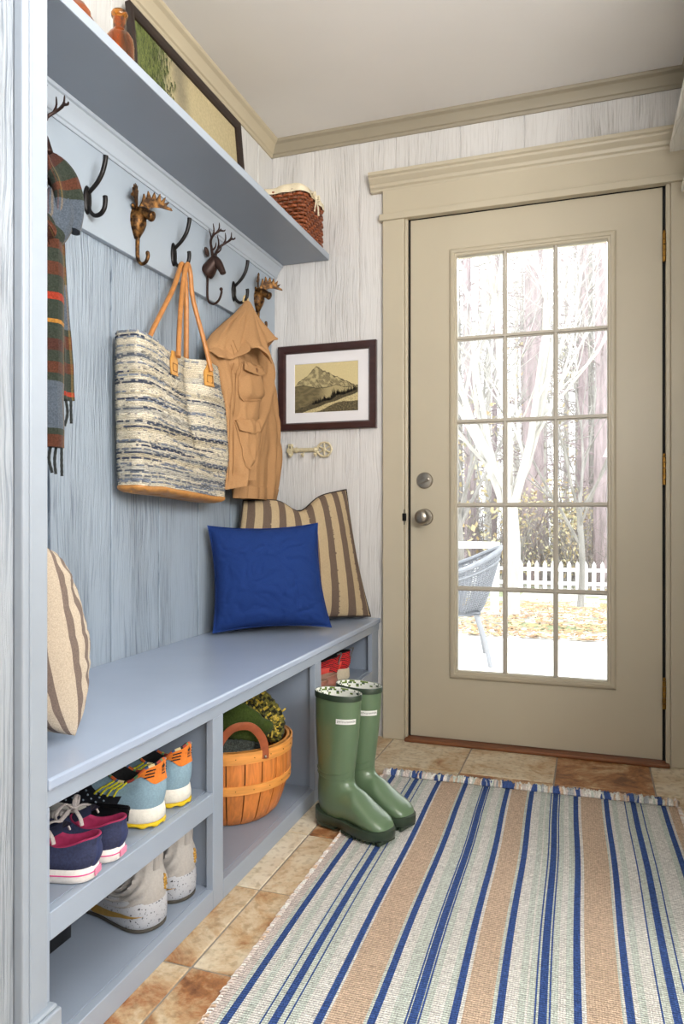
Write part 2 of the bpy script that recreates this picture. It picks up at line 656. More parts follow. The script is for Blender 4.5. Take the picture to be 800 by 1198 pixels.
# mitred glazing frame: profile (inward offset, outward height)
rings = []
for (sx, sz, x, z) in ((1, 1, GX0, GZ0), (-1, 1, GX1, GZ0), (-1, -1, GX1, GZ1), (1, -1, GX0, GZ1)):
    rings.append([(x + sx * a, YF - h, z + sz * a) for a, h in PR])
rings.append(rings[0])
mb.loft(rings, False, False, True)
mb.build('glazing_frame', MAT['door_paint'], door, angle=20)
mb = MB()
gw = GX1 - GX0
gh = GZ1 - GZ0
MU = [(-.0085, .004), (-.004, .004), (-.0035, -.006), (.0035, -.006), (.004, .004), (.0085, .004), (.0085, .014), (-.0085, .014)]
for i in (1, 2):
    x = GX0 + gw * i / 3
    mb.loft([[(x + a, YF + h + .002, z) for a, h in MU] for z in (GZ0, GZ1)], True, True)
for j in range(1, 5):
    z = GZ0 + gh * j / 5
    mb.loft([[(x, YF + h + .0021, z + a) for a, h in MU] for x in (GX0, GX1)], True, True)
mb.build('muntins', M('muntin_paint', S(186, 178, 164), rough=.4, cvar=.02), door, angle=20)
MB().box(GX0 - .003, GX1 + .003, YF + .018, YF + .022, GZ0 - .003, GZ1 + .003).build('glass_pane', MAT['glass'], door, smooth=False)
mb = MB()
mb.box(DX0, D0, YF + .006, YK, .03, 2.080)
mb.box(D1, DX1, YF + .006, YK, .03, 2.080)
mb.box(DX0, DX1, YF + .006, YK, 2.067, 2.080)
mb.build('gap_shade', MAT['dark_gap'], door, smooth=False)  # black strips fill the gap round the slab in place of its shade
kx = -0.621
mb = MB()
mb.lathe([(.0, -.0), (.033, -.0), (.033, -.004), (.030, -.008), (.014, -.010), (.012, -.030), (.018, -.036), (.027, -.044), (.029, -.056), (.025, -.066), (.016, -.071), (0.004, -.072)], kx, YF, .895, 36, 'y')
kn = mb.build('door_knob', MAT['steel'], door)
MB().box(kx - .006, kx + .006, YF - .076, YF - .070, .893, .897).build('knob_lock_button', MAT['steel'], kn, smooth=False, bevel=.001)
mb = MB()
mb.lathe([(0, 0), (.032, 0), (.032, -.006), (.029, -.011), (.012, -.013), (0.004, -.013)], kx, YF, 1.039, 36, 'y')
db = mb.build('deadbolt', MAT['steel'], door)
mb = MB()
R_ = Matrix.Translation((kx, YF - .019, 1.036)) @ Matrix.Rotation(math.radians(-22), 4, 'Y')
mb.obox(R_, .046, .012, .012)
mb.build('thumb_turn', MAT['steel'], db, smooth=False, bevel=.004)
for hz in (1.849, 1.06, .268):
    mb = MB()
    for k in range(5):
        z0 = hz - .05 + k * .02
        mb.lathe([(.0065, 0), (.0065, .0185)], .2415, 2.808, z0, 14)
    mb.lathe([(.004, .1), (.006, .104), (.004, .110), (.001, .112)], .2415, 2.808, hz - .05, 14)
    mb.box(.238, .245, 2.812, 2.8195, hz - .05, hz + .05)
    mb.build('hinge', MAT['brass'], door, bevel=.0005)
mb = MB()
mb.box(-0.7005, -0.6990, 2.7965, 2.815, .865, .925)
mb.box(-0.706, -0.690, 2.794, 2.7975, .880, .910)
mb.build('strike_plate', MAT['black_iron'], door, smooth=False)
# ------------------------------------------------------------------ built-in bench
bench = thing('storage_bench', 'long blue-gray built-in bench with open shoe cubbies along the left wall', 'bench', (-1.04, 1.87, FZ))
BP, BL = MAT['blue_paint'], MAT['blue_light']
BF = M('blue_gray_face_paint', S(148, 159, 174), rough=.34, scale=6, cvar=.02)
MB().box(XL + .002, -0.800, .928, 2.815, .472, .492).build('seat_board', M('seat_lit_paint', S(158, 171, 192), rough=.24, scale=4, cvar=.03, bump=.03, dist=.001), bench, smooth=False, bevel=.004)  # paler copy of the bench paint, light on the top put into colour
MB().box(-.824, -.806, .928, 2.815, .445, .4715).build('apron', BF, bench, smooth=False, bevel=.0015)
for a, b_ in ((.928, .937), (1.460, 1.507), (2.097, 2.152), (2.716, 2.800)):
    MB().box(-.824, -.806, a, b_, FZ, .4448).build('stile', BF, bench, smooth=False, bevel=.0015)
for a, b_ in ((1.472, 1.495), (2.110, 2.138), (2.742, 2.785)):
    MB().box(-1.262, -.8245, a, b_, FZ, .4715).build('divider', BP, bench, smooth=False, bevel=.001)
for a, b_, zt in ((.937, 1.4715, .279), (2.1385, 2.7415, .296)):
    sh = MB().box(-1.262, -.8245, a + .0005, b_, zt - .018, zt).build('cubby_shelf', BP, bench, smooth=False, bevel=.001)
    MB().box(-.824, -.806, a if a < 1 else 2.1525, b_ - .012 if a < 1 else 2.7155, zt - .045, zt - .0003).build('shelf_rail', BF, sh, smooth=False, bevel=.0015)
for a, b_ in ((.937, 1.4715), (1.4955, 2.1095), (2.1385, 2.7415)):
    MB().box(-1.262, -.8245, a + .0005, b_, FZ + .025, .060).build('floor_board', BP, bench, smooth=False, bevel=.001)
for a, b_ in ((.9375, 1.4595), (1.5075, 2.0965), (2.1525, 2.7155)):
    MB().box(-.824, -.806, a, b_, FZ, .0598).build('base_rail', BF, bench, smooth=False, bevel=.0015)
MB().box(XL + .013, -1.263, .937, 2.79, FZ, .4715).build('back_panel', BP, bench, smooth=False)

# ------------------------------------------------------------------ long shelf with bed moulding, hook rail
shelf = thing('wall_shelf', 'long blue-gray shelf high over the bench with moulding beneath', 'shelf', (-1.15, 1.87, 1.948))
SU = M('shelf_shade_paint', S(130, 139, 151), rough=.36, scale=5, cvar=.03)  # darker blue-gray, the shade of the underside put into colour
MB().box(XL + .002, -1.022, .928, 2.815, 1.948, 1.973).build('shelf_board', SU, shelf, smooth=False, bevel=.002)
MB().box(-1.0219, -1.019, .928, 2.815, 1.948, 1.973).build('front_edge', MAT['blue_light'], shelf, smooth=False, bevel=.0008)  # thin paler strip, the lit tone of the front edge put into colour
mb = MB()
BM = [(0, 0), (0, -.060), (.004, -.060), (.006, -.052), (.010, -.050), (.012, -.040), (.018, -.026), (.028, -.014), (.030, -.010), (.036, -.008), (.038, 0)]
sweep(mb, BM, (-1.2615, .928, 1.9475), (-1.2615, 2.815, 1.9475), (1, 0, 0))
mb.build('bed_moulding', M('moulding_paint', S(170, 179, 189), rough=.35, scale=6, cvar=.02), shelf, angle=20)

rail = MB()
rail.box(XL + .0005, -1.262, .928, 2.815, 1.655, 1.9475)
tag(rail.build('hook_rail', M('rail_paint', S(162, 173, 184), rough=.36, scale=5, cvar=.03), smooth=False, bevel=.002, at=(-1.27, 1.87, 1.655)),
    'smooth blue-gray board under the shelf carrying a row of hooks', 'hook board')

# ------------------------------------------------------------------ hooks (built at the origin: wall plane x = 0, out = +x)
IRON = MAT['black_iron']
BRZ = M('antique_bronze', S(72, 48, 28), rough=.45, metal=.75, scale=70, cvar=.5, bump=.5, dist=.002, col2=S(140, 98, 50), ramp=(.4, .68))
DKB = M('dark_brown_iron', S(52, 34, 28), rough=.5, metal=.5, scale=70, cvar=.35, bump=.4, dist=.002)
RX = -1.262


def black_hook():
    t = thing('coat_hook', None, None)
    mb = MB()
    rings = []
    for s_, h in ((.75, 0), (1, .0015), (1, .003), (.85, .0065), (.5, .009), (.1, .010)):
        rings.append([(h, .0155 * s_ * cos(2 * PI * k / 24), .038 * s_ * sin(2 * PI * k / 24)) for k in range(24)])
    mb.loft(rings)
    mb.build('back_plate', IRON, t, local=True, angle=60)
    p = catmull([(.006, 0, .018), (.016, 0, .026), (.034, 0, .042), (.050, 0, .066), (.058, 0, .092), (.060, 0, .108)], 22)
    mb = MB()
    mb.tube(p, [.0052 + .0016 * (i / 21) for i in range(22)], 10)
    mb.build('upper_prong', IRON, t, local=True)
    p = catmull([(.007, 0, -.018), (.012, 0, -.032), (.026, 0, -.044), (.044, 0, -.042), (.056, 0, -.028), (.059, 0, -.008), (.058, 0, .002)], 24)
    mb = MB()
    mb.tube(p, [.0052 + .0014 * (i / 23) for i in range(24)], 10)
    mb.build('lower_prong', IRON, t, local=True)
    return t


def moose_hook():
    t = thing('moose_hook', None, None)
    mb = MB()
    # shield-shaped neck tapering to the stem
    rings = []
    for z, ry, rx in ((.034, .006, .006), (.026, .016, .018), (.010, .021, .027), (-.010, .022, .026), (-.028, .018, .020), (-.044, .011, .013), (-.056, .006, .009)):
        rings.append([(max(0, rx * cos(2 * PI * k / 18) * 1.2), 1.3 * ry * sin(2 * PI * k / 18), z) for k in range(18)])
    mb.loft(rings)
    # long drooping muzzle
    path = catmull([(.012, 0, .020), (.026, 0, .020), (.040, 0, .013), (.052, 0, .006), (.060, 0, .002)], 12)
    mb.tube(path, [.017, .0165, .016, .0155, .0145, .0135, .0125, .0125, .0135, .0140, .0125, .007], 14, flat=1.1)
    mb.build('head', BRZ, t, local=True, angle=70)
    for s_ in (-1, 1):
        mb = MB()
        mb.ell((.010, s_ * .024, .030), .005, .012, .0065, 10, rot=Matrix.Rotation(s_ * .35, 3, 'X'))
        mb.build('ear', BRZ, t, local=True)
        # palmate antler: one flat hand with tines
        poly = [(-.002, 0), (.014, .006), (.030, .012), (.045, .011), (.060, .006), (.070, .003), (.066, .012), (.055, .018), (.062, .030), (.050, .026), (.052, .044), (.042, .031), (.039, .053),
                (.032, .036), (.026, .057), (.021, .037), (.012, .060), (.010, .035), (.003, .052), (.001, .030), (-.005, .012)]
        def mp(d):
            return lambda a, h: (.010 + a * (1.05 if s_ > 0 else .35) + d + h * .10, s_ * (.010 + a * (.75 if s_ > 0 else .9)), .030 + h * 1.0 + a * .10)
        mb = MB()
        mb.prism(poly, mp(-.002), mp(.0022))
        mb.build('antler', BRZ, t, local=True, smooth=False, bevel=.0012)
    mb = MB()
    p = catmull([(.007, 0, -.045), (.006, 0, -.070), (.006, 0, -.100), (.009, 0, -.118), (.020, 0, -.129), (.034, 0, -.125), (.041, 0, -.110), (.040, 0, -.100)], 26)
    mb.tube(p, [.0062 - .0012 * min(1, i / 14) + .0012 * max(0, (i - 18) / 7) for i in range(26)], 10)
    mb.ell((.040, 0, -.099), .006, .006, .006, 10)
    mb.build('hook', BRZ, t, local=True)
    return t


def stag_hook():
    t = thing('stag_hook', None, None)
    mb = MB()
    path = catmull([(.0, 0, -.012), (.010, 0, -.004), (.024, 0, .014), (.030, 0, .024)], 10)
    mb.tube(path, [.022, .023, .0225, .0215, .020, .0185, .017, .016, .0145, .012], 16, flat=1.05, up=(0, 1, 0))
    path = catmull([(.022, 0, .022), (.036, 0, .014), (.046, 0, .000), (.054, 0, -.016), (.056, 0, -.021)], 12)
    mb.tube(path, [.0155, .0152, .0145, .0135, .0125, .0115, .0105, .0098, .0092, .009, .0085, .005], 14)
    mb.build('head', DKB, t, local=True, angle=70)
    for s_ in (-1, 1):
        mb = MB()
        mb.ell((.014, s_ * .020, .040), .006, .007, .015, 10, rot=Matrix.Rotation(-s_ * .7, 3, 'X'))
        mb.build('ear', DKB, t, local=True)
        mb = MB()
        main = catmull([(.026, s_ * .008, .030), (.026, s_ * .014, .050), (.030, s_ * .026, .068), (.044, s_ * .034, .080), (.062, s_ * .034, .088), (.066, s_ * .032, .094)], 14)
        mb.tube(main, [.0045 - .0022 * i / 13 for i in range(14)], 7)
        for q, d in ((2, (.016, .004, .020)), (4, (-.004, .004, .042)), (7, (.004, .004, .034)), (9, (.010, .002, .026)), (11, (.014, -.004, .002))):
            a = main[q]
            e_ = a + Vector((d[0], s_ * d[1], d[2]))
            mid = (a + e_) / 2 + Vector((.004, 0, -.003))
            mb.tube(catmull([a, mid, e_], 6), [.0032, .003, .0026, .0022, .0018, .001], 6)
        mb.build('antler', DKB, t, local=True)
    mb = MB()
    p = catmull([(.006, 0, -.022), (.005, 0, -.045), (.005, 0, -.080), (.010, 0, -.097), (.026, 0, -.104), (.042, 0, -.094), (.050, 0, -.074), (.049, 0, -.066)], 26)
    mb.tube(p, .0034, 8)
    mb.ell((.049, 0, -.064), .0052, .0052, .0052, 10)
    mb.build('hook', DKB, t, local=True)
    return t


bh = black_hook()
for i, (y, z, lb) in enumerate(((1.605, 1.735, 'black two-pronged iron hook with nothing hung on it'),
                                (2.025, 1.733, 'black two-pronged iron hook holding the tote bag handles'),
                                (2.437, 1.735, 'black two-pronged iron hook holding the tan jacket'))):
    o = bh if i == 0 else copy_tree(bh)
    o.location = (RX, y, z)
    tag(o, lb, 'hook', 'row of coat hooks')
mh = moose_hook()
for i, (y, lb) in enumerate(((1.825, 'bronze moose head hook left of the tote bag, empty'),
                             (2.640, 'bronze moose head hook in the corner behind the tan jacket'))):
    o = mh if i == 0 else copy_tree(mh)
    o.location = (RX, y, 1.765)
    tag(o, lb, 'hook', 'row of coat hooks')
sh_ = stag_hook()
for i, (y, z, lb) in enumerate(((2.235, 1.755, 'dark brown stag head hook between the tote bag and the jacket'),
                                (1.385, 1.770, 'dark brown stag head hook holding the plaid scarf at far left'))):
    o = sh_ if i == 0 else copy_tree(sh_)
    o.location = (RX, y, z)
    o.scale = (1.2, 1.2, 1.2)
    tag(o, lb, 'hook', 'row of coat hooks')

# ------------------------------------------------------------------ things on the long shelf
AMB = M('amber_glass', S(222, 142, 58), rough=.04, scale=8, cvar=.1, coat=.3, trans=.96)
AMB.node_tree.nodes['Principled BSDF'].inputs['IOR'].default_value = 1.45
z0 = 1.9735
mb = MB()
prof = [(.004, 0), (.033, 0), (.037, .006), (.0375, .03), (.0375, .135), (.035, .152), (.027, .166), (.019, .173), (.0165, .180), (.0165, .208), (.0205, .211), (.0215, .218), (.0185, .224), (.0145, .222), (.0135, .205),
        (.0135, .180), (.023, .166), (.033, .150), (.0345, .132), (.0345, .03), (.033, .009), (.004, .006)]
mb.lathe(prof, -1.15, 1.592, z0, 36)
tag(mb.build('glass_bottle', AMB, at=(-1.15, 1.592, z0), angle=50), 'tall amber glass bottle with narrow neck in front of the painting', 'bottle')
mb = MB()
prof = [(.004, 0), (.030, 0), (.046, .014), (.060, .045), (.058, .072), (.044, .092), (.034, .098), (.034, .104), (.030, .104), (.029, .096), (.040, .088), (.054, .070), (.056, .045), (.042, .017), (.004, .006)]
rings = []
for r, h in prof:
    rings.append([(-1.135 + r * (1 + .05 * cos(8 * 2 * PI * k / 64)) * cos(2 * PI * k / 64), 1.375 + r * (1 + .05 * cos(8 * 2 * PI * k / 64)) * sin(2 * PI * k / 64), z0 + h) for k in range(64)])
mb.loft(rings)
tag(mb.build('glass_vase', M('burnt_orange_glass', S(190, 92, 24), rough=.1, scale=8, cvar=.2, coat=.5, trans=.6), at=(-1.135, 1.375, z0), angle=60),
    'squat burnt-orange ribbed glass vase at the near end of the shelf', 'vase')

# framed landscape leaning on the wall at the back of the shelf
WALN = M('dark_walnut', S(40, 29, 24), rough=.38, ns=(20, 3, 20), scale=3, cvar=.25)
PY0, PY1, PH = 1.770, 2.465, .395
pt = thing('framed_painting', 'long dark-framed landscape with a green willow leaning on the shelf', 'picture', (-1.235, (PY0 + PY1) / 2, z0))
def pm(u, v, d=0.0):
    """u along y 0..1, v up 0..1, d out of the picture: leaning back against the wall"""
    return Vector((-1.226 - .035 * v + d, lerp(PY0, PY1, u), z0 + .001 + PH * v + d * .09))
fw_u, fw_v = .030 / (PY1 - PY0), .030 / PH
mb = MB()
rings = []
for (u, v, su, sv) in ((0, 0, 1, 1), (1, 0, -1, 1), (1, 1, -1, -1), (0, 1, 1, -1), (0, 0, 1, 1)):
    rings.append([pm(u + su * a * fw_u, v + sv * a * fw_v, d) for a, d in ((0, 0), (0, .016), (.25, .020), (.6, .017), (.95, .010), (1, .004), (1, 0))])
mb.loft(rings, False, False)
mb.build('picture_frame', WALN, pt, angle=25)
def paint_col(u, v):
    n = vn(u * 5, v * 3, 2) * .5 + vn(u * 16, v * 9, 5) * .28
    sky = Vector(S(184, 170, 132))
    gnd = Vector(S(168, 146, 104))
    c = sky.lerp(gnd, sstep(.62, .30, v + .08 * n))
    dk = Vector(S(116, 110, 92))
    c = c.lerp(dk, .75 * sstep(.12, .0, abs(u - .40 - .05 * n)) * sstep(.2, .75, v))
    c = c.lerp(Vector(S(196, 180, 138)), .5 * sstep(.1, .5, n))
    if u < .32:
        c = c.lerp(Vector(S(110, 118, 82)), .8 * sstep(.34, .22, u + .05 * n) * sstep(.2, .5, v))
    if v < .2:
        c = c.lerp(Vector(S(120, 96, 62)), .6 * sstep(.2, .05, v + .1 * n))
    return tuple(c)
mb = MB()
mb.grid(lambda u, v: pm(.03 + .94 * u, .05 + .9 * v, .003), 110, 64, colfn=paint_col)
random.seed(5)
for bx in (.10, .16, .21, .13):                     # willow trunk and boughs, strands of leaves
    top = .75 + random.random() * .2
    p = [pm(.13 + (bx - .13) * q, .12 + (top - .12) * q, .0036) for q in (0, .25, .5, .75, 1)]
    mb.tube(p, [.005, .004, .0032, .0024, .0015], 5, flat=.15, up=(1, 0, 0), colfn=lambda i, j: S(60, 54, 36))
for k in range(2600):
    u = .035 + abs(random.gauss(0, .12))
    v = random.uniform(.16, .96)
    if u > .36 or v < .22 + (u * .5):
        continue
    l_, w = random.uniform(.03, .08), random.uniform(.004, .009)
    g = random.random()
    col = S(lerp(30, 112, g), lerp(40, 122, g), lerp(18, 64, g))
    du = random.uniform(-.006, .006)
    mb.add([pm(u - w / 2, v, .004 + g * .0006), pm(u + du, v - l_, .004 + g * .0006), pm(u + w / 2, v, .004 + g * .0006)], [(0, 1, 2)], 0, col)
mb.build('canvas', M('oil_painting', (1, 1, 1), attr=True, rough=.55, scale=120, cvar=.12, bump=.15), pt, smooth=False)

# rectangular wicker basket with a cloth liner
WX0, WX1, WY0, WY1, WZ0, WZ1 = -1.262, -1.034, 2.580, 2.806, z0, 2.160
wb = thing('wicker_basket', 'square reddish-brown wicker basket with cream cloth liner on the shelf end', 'basket', ((WX0 + WX1) / 2, (WY0 + WY1) / 2, z0))
def rrect(x0, x1, y0, y1, r, n):
    """rounded rectangle as n evenly spaced points"""
    pts = []
    for cx_, cy_, a0 in ((x1 - r, y1 - r, 0), (x0 + r, y1 - r, 90), (x0 + r, y0 + r, 180), (x1 - r, y0 + r, 270)):
        for q in range(7):
            a = math.radians(a0 + 15 * q)
            pts.append(Vector((cx_ + r * cos(a), cy_ + r * sin(a), 0)))
    d = [0]
    for a, b_ in zip(pts, pts[1:] + pts[:1]):
        d.append(d[-1] + (b_ - a).length)
    out = []
    k = 0
    for i in range(n):
        t = d[-1] * i / n
        while d[k + 1] < t:
            k += 1
        f = (t - d[k]) / max(1e-9, d[k + 1] - d[k])
        out.append(pts[k % len(pts)].lerp(pts[(k + 1) % len(pts)], f))
    return out
rows, nn = 12, 40
mb = MB()
cxb, cyb = (WX0 + WX1) / 2, (WY0 + WY1) / 2
random.seed(3)
for r_ in range(rows):
    zc = lerp(WZ0 + .010, WZ1 - .012, r_ / (rows - 1))
    base = rrect(WX0 + .006, WX1 - .006, WY0 + .006, WY1 - .006, .022, nn * 4)
    ring = []
    for i, p in enumerate(base):
        out = (Vector((p.x - cxb, p.y - cyb, 0))).normalized()
        w = .0034 * cos(PI * i / 4 + (PI if r_ % 2 else 0))
        ring.append(Vector((p.x, p.y, zc)) + out * w)
    shade = random.uniform(.75, 1.2)
    col = tuple(c * shade for c in S(132, 70, 38))
    ring = ring + ring[:2]
    mb.tube(ring, .0062, 6, flat=1.0, colfn=lambda i, j, col=col: col, caps=False)
mb.build('woven_sides', M('wicker', (1, 1, 1), attr=True, rough=.45, scale=90, cvar=.3, bump=.2), wb, angle=70)
mb = MB()
base = rrect(WX0 + .006, WX1 - .006, WY0 + .006, WY1 - .006, .022, nn)
for p in base:
    mb.tube([(p.x, p.y, WZ0 + .001), (p.x, p.y, WZ1)], .0036, 6)
mb.box(WX0 + .012, WX1 - .012, WY0 + .012, WY1 - .012, WZ0, WZ0 + .006)
mb.build('stakes', M('wicker_stake', S(96, 48, 28), rough=.5, scale=60, cvar=.25), wb)
LIN = M('cream_linen', S(226, 214, 186), rough=.9, scale=300, cvar=.06, bump=.25, dist=.0008)
mb = MB()
rings = []
for (o_, z_) in ((-.012, WZ1 - .06), (-.010, WZ1 - .006), (-.004, WZ1 + .010), (.004, WZ1 + .008), (.007, WZ1 - .002), (.008, WZ1 - .020)):
    rr_ = rrect(WX0 + .004 - o_, WX1 - .004 + o_, WY0 + .004 - o_, WY1 - .004 + min(o_, .004), .025, 96)
    ring = []
    for i, p in enumerate(rr_):
        w = .0022 * sin(i * .9) + .003 * vn(i * .21, z_ * 30, 1)
        zz = z_ + (.008 * vn(i * .11, 3, 3) if z_ > WZ1 - .005 else 0)
        if o_ > .006 and z_ < WZ1 - .01 and 0 < i < 96:
            zz = z_ - .012 * max(0, sin(i * 2 * PI / 96 - .6))
        ring.append(Vector((p.x, p.y, zz)) + (Vector((p.x - cxb, p.y - cyb, 0))).normalized() * (w if o_ > 0 else 0))
    rings.append(ring)
mb.loft(rings, True, False)
lin_o = mb.build('cloth_liner', LIN, wb, angle=80)
mb = MB()
kx_, ky_, kz_ = WX1 + .008, WY0 + .10, WZ1 - .014
mb.ell((kx_, ky_, kz_), .006, .008, .007, 10)
for d in ((0, .03, .012), (0, -.032, .010)):
    mb.tube(catmull([(kx_, ky_, kz_), (kx_ + .004, ky_ + d[1] * .6, kz_ + .018), (kx_ + .004, ky_ + d[1], kz_ + .004), (kx_, ky_ + d[1] * .4, kz_ - .004)], 12), .0035, 6)
for d in (.016, -.012):
    mb.tube(catmull([(kx_, ky_, kz_), (kx_ + .003, ky_ + d, kz_ - .03), (kx_ + .001, ky_ + d * 1.6, kz_ - .058)], 10), .0035, 6, flat=.5)
mb.build('tie_string', LIN, lin_o)

# ------------------------------------------------------------------ on the door wall
fx0, fx1, fz0, fz1 = -1.242, -0.815, 1.253, 1.605
pr_ = thing('framed_print', 'small framed mountain print in white mat beside the door', 'picture', ((fx0 + fx1) / 2, YB, fz0))
mb = MB()
rings = []
for (x, z, sx, sz) in ((fx0, fz0, 1, 1), (fx1, fz0, -1, 1), (fx1, fz1, -1, -1), (fx0, fz1, 1, -1), (fx0, fz0, 1, 1)):
    rings.append([(x + sx * a, YB - .001 - d, z + sz * a) for a, d in ((0, 0), (0, .020), (.004, .024), (.026, .022), (.032, .014), (.033, .006), (.033, 0))])
mb.loft(rings, False, False)
mb.build('picture_frame', M('dark_mahogany', S(58, 34, 32), rough=.3, ns=(3, 20, 20), scale=3, cvar=.2, coat=.3), pr_, angle=25)
mb = MB()
mx0, mx1, mz0, mz1 = fx0 + .033, fx1 - .033, fz0 + .033, fz1 - .033
ix0, ix1, iz0, iz1 = -1.173, -.893, 1.325, 1.530
rings = []
for (xo, zo, xi, zi) in ((mx0, mz0, ix0, iz0), (mx1, mz0, ix1, iz0), (mx1, mz1, ix1, iz1), (mx0, mz1, ix0, iz1), (mx0, mz0, ix0, iz0)):
    rings.append([(xo, YB - .008, zo), (xi, YB - .008, zi), (xi + (.002 if xi == ix0 else -.002), YB - .006, zi + (.002 if zi == iz0 else -.002))])
mb.loft(rings, False, False, False)
mb.build('mat_board', M('white_mat', S(226, 224, 226), rough=.8, cvar=.01), pr_, smooth=False)
# the print: an etching of a peak, a nearer ridge, firs and a pale field
iw, ih = ix1 - ix0, iz1 - iz0
def im(u, v, d=0):
    return (ix0 + iw * u, YB - .0055 - d, iz0 + ih * v)
def ridge(u):
    return .50 + .42 * max(0, 1 - abs(u - .34) / (.36 if u < .34 else .62)) ** .95 + .05 * vn(u * 7, 1, 0) + .022 * vn(u * 26, 2, 0)
def hill(u):
    return .46 + .10 * math.exp(-((u - .12) / .22) ** 2) + .07 * math.exp(-((u - .66) / .22) ** 2) + .03 * vn(u * 7, 7, 0)
def wood(u):
    return .06 + .42 * u ** .9 + .05 * vn(u * 8, 4, 0)
def field(u):
    return -.02 + .40 * u ** 1.15 + .03 * vn(u * 5, 9, 0)
def front(u):
    return .02 + .20 * sstep(.35, .8, u) - .02 * sin(u * 9)
def print_col(u, v):
    cream, ink, mid = Vector(S(206, 190, 142)), Vector(S(48, 42, 28)), Vector(S(136, 122, 84))
    n = vn(u * 46, v * 46, 1)
    h = .5 + .5 * sin((u * 1.3 + v) * 150 + 5 * vn(u * 12, v * 12, 3))
    if v > ridge(u):
        c = cream
    elif v > hill(u):
        sl = vn(u * 18, v * 14, 6) + .35 * n
        dk_ = sstep(-.25, .35, sl + .25 * (u > .34 + .06 * vn(v * 9, 3, 3)))
        c = cream.lerp(mid, .35).lerp(ink, dk_ * (.25 + .6 * h))
        if abs(v - ridge(u)) < .012:
            c = ink
    elif v > wood(u):
        sl = vn(u * 14, v * 20, 9) + .4 * n
        wl = sstep(.55, .35, u)
        c = cream.lerp(mid, .35 + .5 * h).lerp(mid.lerp(ink, .25 + .55 * h * sstep(-.3, .2, sl)), wl)
        if abs(v - hill(u)) < .010:
            c = ink
    elif v > field(u):
        c = ink.lerp(mid, .25 + .35 * n)
    elif v > front(u):
        c = cream.lerp(mid, .15 + .4 * (n > .1))
    else:
        c = ink.lerp(mid, .35 + .5 * n)
    return tuple(c)
mb = MB()
mb.grid(lambda u, v: im(u, v), 150, 110, colfn=print_col)
random.seed(11)
for k in range(34):                                   # fir trees along the slope
    u = .30 + .68 * k / 34 + random.uniform(-.01, .01)
    hgt = random.uniform(.06, .12) * (1.9 if abs(u - .63) < .03 else 1) * (.7 + .6 * u)
    bz = wood(u) - .05
    col = S(38, 34, 22)
    for q in range(4):
        w = .022 * (1 - q / 4.5)
        zb = bz + hgt * q / 4.6
        mb.add([im(u - w, zb, .0004), im(u + w, zb, .0004), im(u, zb + hgt * .42, .0004)], [(0, 1, 2)], 0, col)
mb.build('etching', M('etching_ink', (1, 1, 1), attr=True, rough=.8, scale=200, cvar=.06), pr_, smooth=False)

kb = thing('key_rack', 'small key-shaped cream metal rack with three hooks under the print', 'key holder', (-1.1, YB, 1.17))
CRM = M('cream_metal', S(206, 194, 160), rough=.45, scale=60, cvar=.12, metal=.1, bump=.15)
ky, kz = YB - .012, 1.172
mb = MB()
mb.tube([(-1.180, ky, kz), (-1.072, ky, kz)], .0085, 12)
mb.lathe([(.011, 0), (.012, .003), (.012, .007), (.011, .01)], -1.168, ky, kz, 14, 'x')
mb.lathe([(.010, 0), (.012, .003), (.011, .008), (.006, .018)], -1.082, ky, kz, 14, 'x')
mb.build('shaft', CRM, kb)
mb = MB()
mb.box(-1.196, -1.178, YB - .02, YB - .004, kz - .020, kz + .026)
mb.box(-1.203, -1.196, YB - .018, YB - .006, kz - .010, kz + .008)
mb.box(-1.189, -1.185, YB - .022, YB - .02, kz + .006, kz + .018, 1)
mb.build('bit', [CRM, MAT['dark_gap']], kb, smooth=False, bevel=.002)
mb = MB()
mb.tube([(-1.038 + .031 * cos(2 * PI * k / 28), ky, kz + .029 * sin(2 * PI * k / 28)) for k in range(30)], .0042, 8, caps=False)
for a in (0, 60, 120):
    c_, s_ = cos(math.radians(a + 30)), sin(math.radians(a + 30))
    mb.tube([(-1.038 - .03 * c_, ky, kz - .028 * s_), (-1.038 + .03 * c_, ky, kz + .028 * s_)], .0035, 8)
mb.ell((-1.038, ky - .002, kz), .009, .006, .009, 12)
for k in range(6):
    a = math.radians(60 * k)
    mb.ell((-1.038 + .031 * cos(a), ky, kz + .029 * sin(a)), .006, .005, .006, 10)
mb.build('bow', CRM, kb)
for x in (-1.183, -1.129, -1.073):
    mb = MB()
    mb.tube(catmull([(x, ky, kz - .006), (x, ky - .002, kz - .020), (x, ky - .012, kz - .028), (x, ky - .020, kz - .020)], 12), .003, 8)
    mb.ell((x, ky - .020, kz - .019), .0055, .0055, .0055, 10)
    mb.build('hook', CRM, kb)

# white shelf on the right wall, only its underside shows at the edge of the frame
ws = thing('side_shelf', 'white wooden shelf high on the right wall, mostly out of frame', 'shelf', (.31, 2.4, 2.0))
WW = wood_paint('white_shelf_wood', S(226, 224, 216), S(204, 200, 190), 0, strength=.4)
MB().box(.248, XR - .001, 1.60, 2.69, 2.128, 2.155).build('shelf_board', WW, ws, smooth=False, bevel=.003)
MB().box(.284, XR - .001, 1.60, 2.695, 1.990, 2.012).build('cleat_board', WW, ws, smooth=False, bevel=.003)
